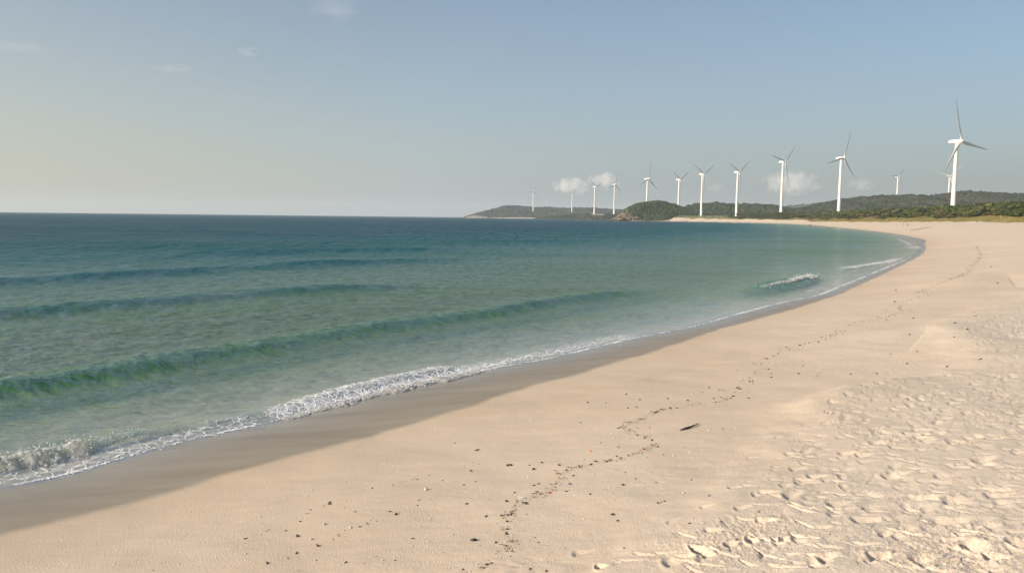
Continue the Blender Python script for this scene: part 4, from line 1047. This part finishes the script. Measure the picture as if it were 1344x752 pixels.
lot(Z3, [(480, 373), (590, 538), (722, 402), (148, 75), (362, 128), (205, 568), (58, 222), (715, 15)],
    'tiny white shell fragment beside the lower seaweed line', 'white shell fragments by the lower seaweed line', 'shl', (3.2, 4.6))
lot(Z4, [(672, 77), (437, 140), (827, 92), (360, 43), (203, 110), (933, 31), (1022, 76), (1095, 306), (300, 443), (640, 502), (597, 440), (555, 392), (445, 353), (295, 302), (536, 296), (12, 258), (370, 148), (430, 684), (330, 729), (585, 714), (125, 552), (90, 578), (315, 528), (375, 509), (285, 515), (245, 546), (5, 595), (353, 637), (500, 378), (1040, 104), (1078, 68), (65, 105), (462, 84), (165, 411), (690, 147), (745, 148), (620, 157), (580, 182)],
    'small dark pebble scattered around the weed ring left of the driftwood stick', 'dark pebbles around the weed ring', 'peb', (2.2, 3.6))
lot(Z4, [(345, 260), (370, 255), (400, 262), (432, 262), (340, 285), (330, 303), (355, 325), (378, 318), (430, 328), (440, 300), (535, 200), (570, 183), (600, 175), (460, 235), (490, 232), (640, 162), (500, 365), (545, 435), (440, 492), (205, 555), (1110, 85), (1145, 75), (1060, 12), (1105, 15)],
    'small seaweed scrap in the ring and trail left of the driftwood stick', 'seaweed scraps of the weed ring', 'wd', (4, 7))
lot(Z4, [(250, 228), (165, 214), (380, 382), (243, 345), (980, 320), (718, 508), (35, 541), (127, 314), (260, 377), (855, 45), (838, 483)],
    'tiny white shell fragment around the weed ring', 'white shell fragments around the weed ring', 'shl', (3, 4.2))
lot(Z5, [(560, 545), (642, 592), (838, 606), (363, 643), (875, 460), (938, 422), (1187, 435), (127, 603), (106, 641), (212, 636), (198, 650), (580, 287), (673, 368), (691, 532), (876, 394), (1005, 570), (980, 358), (45, 510), (112, 501), (155, 490), (1057, 115), (1088, 196), (585, 230), (490, 640), (653, 449)],
    'small dark pebble on the pale sand left of the trampled bank', 'dark pebbles by the trampled bank', 'peb', (2.0, 3.4))
lot(Z2, [(402, 174), (494, 368), (20, 228), (45, 222), (70, 215), (5, 76), (775, 293), (605, 500), (880, 330), (1050, 368), (270, 55), (255, 380), (372, 382)],
    'small dark pebble at the left foot of the trampled bank', 'dark pebbles at the foot of the bank', 'peb', (2.2, 3.4))

# specks too many to count
def specks(name, label, mat, P, smin, smax, seed, flat=.5):
    r = np.random.default_rng(seed); P = np.array(P); n = len(P)
    z = np.array([height(a, b) for a, b in P]); s = r.uniform(smin, smax, n) ** 1.0
    V, F = blobs(np.column_stack([P, z + s * .2]), s[:, None] * np.stack([r.uniform(.6, 1.3, n), r.uniform(.6, 1.3, n), np.full(n, flat)], -1), 1, .3, seed=seed)
    o = link(name, np_mesh(name, V, F, False), mat); tag(o, label, 'debris', None, 'stuff'); return o
r = np.random.default_rng(99)
def line_pts(px, n, wd, clump=2.0):
    P = smooth_poly(np.array([hit(u, v)[:2] for u, v in px]), 2); seg = np.linalg.norm(np.diff(P, axis=0), axis=1); cum = np.concatenate([[0], np.cumsum(seg)])
    s = r.uniform(0, cum[-1], n * 3); keepv = noise2(s * clump, s * 0, 4) + r.uniform(-.5, .5, n * 3) > .05; s = s[keepv][:n]
    return np.column_stack([np.interp(s, cum, P[:, 0]) + r.normal(0, wd, len(s)) * (1 + 2 * (r.uniform(0, 1, len(s)) > .85)), np.interp(s, cum, P[:, 1]) + r.normal(0, wd, len(s)) * (1 + 2 * (r.uniform(0, 1, len(s)) > .85))])
L1 = [Z3(40, 732), Z3(130, 685), Z3(230, 600), Z3(245, 500), Z3(225, 420), Z3(250, 350), Z3(310, 295), Z3(420, 250), Z3(500, 225), Z3(560, 140), Z3(610, 80), Z3(700, 62), Z3(790, 35), Z3(960, 8)]
L2 = [Z4(200, 556), Z4(315, 528), Z4(450, 490), Z4(530, 465), Z4(590, 430), Z4(545, 380), Z4(450, 350), Z4(350, 320), Z4(335, 280), Z4(430, 250), Z4(530, 205), Z4(620, 160), Z4(750, 145), Z4(900, 112), Z4(1040, 104), Z4(1150, 75)]
L3 = [(958, 524), Z5(-60, 560), Z5(70, 525), Z5(140, 495), Z5(220, 478), Z5(300, 445), Z5(345, 415), Z5(380, 390), Z5(470, 378), Z5(570, 355), Z5(640, 330), Z5(590, 288), Z5(680, 268), Z5(760, 250), Z5(700, 232), Z5(790, 200), Z5(850, 180), Z5(930, 150), Z5(970, 100), Z5(1010, 60), Z5(980, 10)]
L4 = [Z8(0, 640), Z8(150, 570), Z8(340, 500), Z8(480, 420), Z8(660, 360), Z8(880, 312), Z8(1040, 265), Z8(1206, 240)]
L5 = [Z8(280, 690), Z8(420, 625), Z8(560, 560), Z8(640, 520), Z8(850, 445), Z8(960, 400)]
pts = np.vstack([line_pts(L1, 300, .055), line_pts(L2, 330, .05), line_pts(L4, 45, .04), line_pts(L5, 25, .04)])
specks('wrack_debris', 'dark crumbs of dried weed along the winding tide lines', weed_m, pts, .003, .012, 1)
pts = line_pts(L3, 800, .15, .6)
specks('wrack_debris', 'dark weed crumbs along the farther tide line up the beach', weed_m, pts, .012, .036, 2)
def scatter(n, ulo, uhi, vlo, vhi):
    out_ = []
    for _ in range(n):
        p_ = hit(r.uniform(ulo, uhi), r.uniform(vlo, vhi)); d_ = bil(GD, p_[0], p_[1])
        if d_ > 3.2: out_.append(p_[:2])
    return out_
specks('shell_grit', 'fine dark and pale grit strewn over the smooth sand', peb_brown, scatter(420, 120, 1250, 470, 750), .004, .010, 3)
specks('shell_grit', 'fine white shell grit strewn over the smooth sand', shell_m, scatter(520, 60, 1250, 440, 750), .005, .013, 4)
# crumbs of churned sand
clod_m = simple_mat('sand_clod', (.58, .46, .33), .95, .2, 60, .003)
cl = []
for u, v, sp, n in [(940, 728, .30, 200), (1000, 700, .25, 110), (1310, 722, .30, 150), (1225, 742, .35, 220), (1240, 705, .25, 90), (1160, 740, .3, 60), (1040, 690, .3, 50), (905, 745, .2, 60)]:
    p_ = hit(u, v); cl += [(p_[0] + r.normal(0, sp), p_[1] + r.normal(0, sp)) for _ in range(n)]
for q in scatter(800, 980, 1344, 520, 752): cl.append(tuple(q))
specks('sand_clods', 'crumbs and clods of churned dry sand on the trampled bank', clod_m, cl, .003, .011, 5, .8)

# ------------------------------------------------------------------ clouds, beyond the haze
def cloud(u, v, wpx, hpx, dist_, dens, label, seed, puffs=9, nscale=1.5, thin=False):
    c_ = at_y(u, v, dist_); W, Hh = wpx * dist_ / FPX / 2, hpx * dist_ / FPX / 2
    b = bmesh.new(); bmesh.ops.create_icosphere(b, subdivisions=3, radius=1)
    me = bm_mesh(b, 'cloud'); o = bpy.data.objects.new('cloud', me); col.objects.link(o)
    o.location = c_; o.scale = (W, W * .6, Hh)
    m, nt, out = new_mat('cloud_vapour')
    tc = nt.nodes.new('ShaderNodeTexCoord')
    ln = nt.nodes.new('ShaderNodeVectorMath'); ln.operation = 'LENGTH'; nt.links.new(tc.outputs['Object'], ln.inputs[0])
    mp = nt.nodes.new('ShaderNodeMapping'); mp.inputs['Scale'].default_value = (W / Hh, W * .6 / Hh, 1) if not thin else (W / Hh * .35, 1, 1.2)
    mp.inputs['Location'].default_value = (seed * 3.1, seed * 1.7, seed * .9); nt.links.new(tc.outputs['Object'], mp.inputs['Vector'])
    n = noise(nt, mp.outputs[0], nscale, 5, .6)
    fall = mth(nt, 'SUBTRACT', 1.0, mth(nt, 'POWER', ln.outputs['Value'], 1.6), None, True)
    sp = nt.nodes.new('ShaderNodeSeparateXYZ'); nt.links.new(tc.outputs['Object'], sp.inputs[0])
    q = mth(nt, 'SUBTRACT', mth(nt, 'ADD', mth(nt, 'MULTIPLY', fall, .62), mth(nt, 'MULTIPLY_ADD', n, 2.3, -.65)), .62)
    q = mth(nt, 'MULTIPLY', q, dens * 3, None); q = mth(nt, 'MAXIMUM', q, 0)
    pv = nd(nt, 'ShaderNodeVolumePrincipled', Color=(1, .985, .97, 1), Anisotropy=.2)
    nt.links.new(q, pv.inputs['Density']); nt.links.new(pv.outputs[0], out.inputs['Volume'])
    me.materials.append(m); tag(o, label, 'cloud'); return o
cloud(750, 245, 56, 26, 17000, .0034, 'left puff of the pair of small pale clouds low over the distant headland', 1)
cloud(794, 237, 48, 25, 17000, .0038, 'right and higher puff of the pair of small clouds over the headland turbines', 2)
cloud(1038, 240, 84, 36, 17500, .0018, 'largest low cloud, soft and grey, behind a tall turbine', 3)
cloud(1130, 242, 40, 20, 17500, .0012, 'faint low cloud right of the second tallest turbine', 4)
cloud(939, 246, 30, 14, 17500, .001, 'very faint small cloud low between two shore turbines', 5)
cloud(228, 91, 62, 12, 19000, .00026, 'thin pale wisp of cloud high over the open sea', 6, thin=True)
cloud(325, 68, 34, 16, 19000, .0004, 'small bright wisp right of the longer wisp over the sea', 7, thin=True)
cloud(438, 10, 80, 40, 19000, .00017, 'feathery wisp of cloud at the top edge of the sky', 8, thin=True)
cloud(20, 62, 110, 10, 19000, .00015, 'long faint streak of cloud at the left edge of the sky', 9, thin=True)

# ------------------------------------------------------------------ haze
hz, nt, out = new_mat('haze_air')
pv = nd(nt, 'ShaderNodeVolumePrincipled', Color=(.84, .91, .96, 1), Density=.74e-4, Anisotropy=.05)
nt.links.new(pv.outputs[0], out.inputs['Volume'])
b_ = bmesh.new(); bmesh.ops.create_cube(b_, size=1)
x0, x1, y0, y1, z0, z1 = -11800, 11800, -11800, 11800, -12, 190
for q in b_.verts: q.co = Vector((x0 if q.co.x < 0 else x1, y0 if q.co.y < 0 else y1, z0 if q.co.z < 0 else z1))
tag(link('haze', bm_mesh(b_, 'haze', False), hz), kind='stuff')

# ------------------------------------------------------------------ light
SUN_EL, SUN_AZ = R(23), R(-114)      # azimuth from the view direction, to the left and a little behind
sdir = Vector((math.sin(SUN_AZ) * math.cos(SUN_EL), math.cos(SUN_AZ) * math.cos(SUN_EL), math.sin(SUN_EL)))
ld = bpy.data.lights.new('sun', 'SUN'); lo = bpy.data.objects.new('sun', ld); col.objects.link(lo)
ld.energy = 4.1; ld.angle = R(.6); ld.color = (1.0, .86, .68)
lo.rotation_euler = sdir.to_track_quat('Z', 'Y').to_euler()
w = bpy.data.worlds.new('World'); sc.world = w; w.use_nodes = True
nt = w.node_tree; nt.nodes.clear()
wo = nt.nodes.new('ShaderNodeOutputWorld'); bg = nt.nodes.new('ShaderNodeBackground'); sky = nt.nodes.new('ShaderNodeTexSky')
sky.sky_type = 'NISHITA'; sky.sun_disc = False; sky.sun_elevation = SUN_EL; sky.sun_rotation = SUN_AZ
sky.air_density = 1.0; sky.dust_density = 1.3; sky.ozone_density = 1.5; sky.altitude = 0
bg.inputs['Strength'].default_value = .089
tc = nt.nodes.new('ShaderNodeTexCoord'); sx = nt.nodes.new('ShaderNodeSeparateXYZ'); nt.links.new(tc.outputs['Generated'], sx.inputs[0])
dt = nt.nodes.new('ShaderNodeVectorMath'); dt.operation = 'DOT_PRODUCT'; dt.inputs[1].default_value = (math.sin(SUN_AZ), math.cos(SUN_AZ), 0); nt.links.new(tc.outputs['Generated'], dt.inputs[0])
lay = mth(nt, 'MULTIPLY', mth(nt, 'EXPONENT', mth(nt, 'MULTIPLY', mth(nt, 'MAXIMUM', sx.outputs[2], 0), -4.6)), .92)
az = mth(nt, 'MULTIPLY_ADD', dt.outputs['Value'], .85, .70, True)
S_ = .085
aer = ramp(nt, az, [(0, tuple(q / S_ for q in (.145, .172, .198))), (.45, tuple(q / S_ for q in (.27, .302, .318))), (.9, tuple(q / S_ for q in (.365, .35, .29)))])
nt.links.new(mixc(nt, lay, sky.outputs[0], aer), bg.inputs[0]); nt.links.new(bg.outputs[0], wo.inputs[0])
sc.view_settings.view_transform = 'Standard'; sc.view_settings.look = 'None'; sc.view_settings.gamma = 1; sc.view_settings.exposure = .6
sc.render.engine = 'CYCLES'
cy = sc.cycles
cy.use_denoising = True
cy.max_bounces = 8; cy.transparent_max_bounces = 12; cy.volume_bounces = 3
cy.caustics_reflective = False; cy.caustics_refractive = False
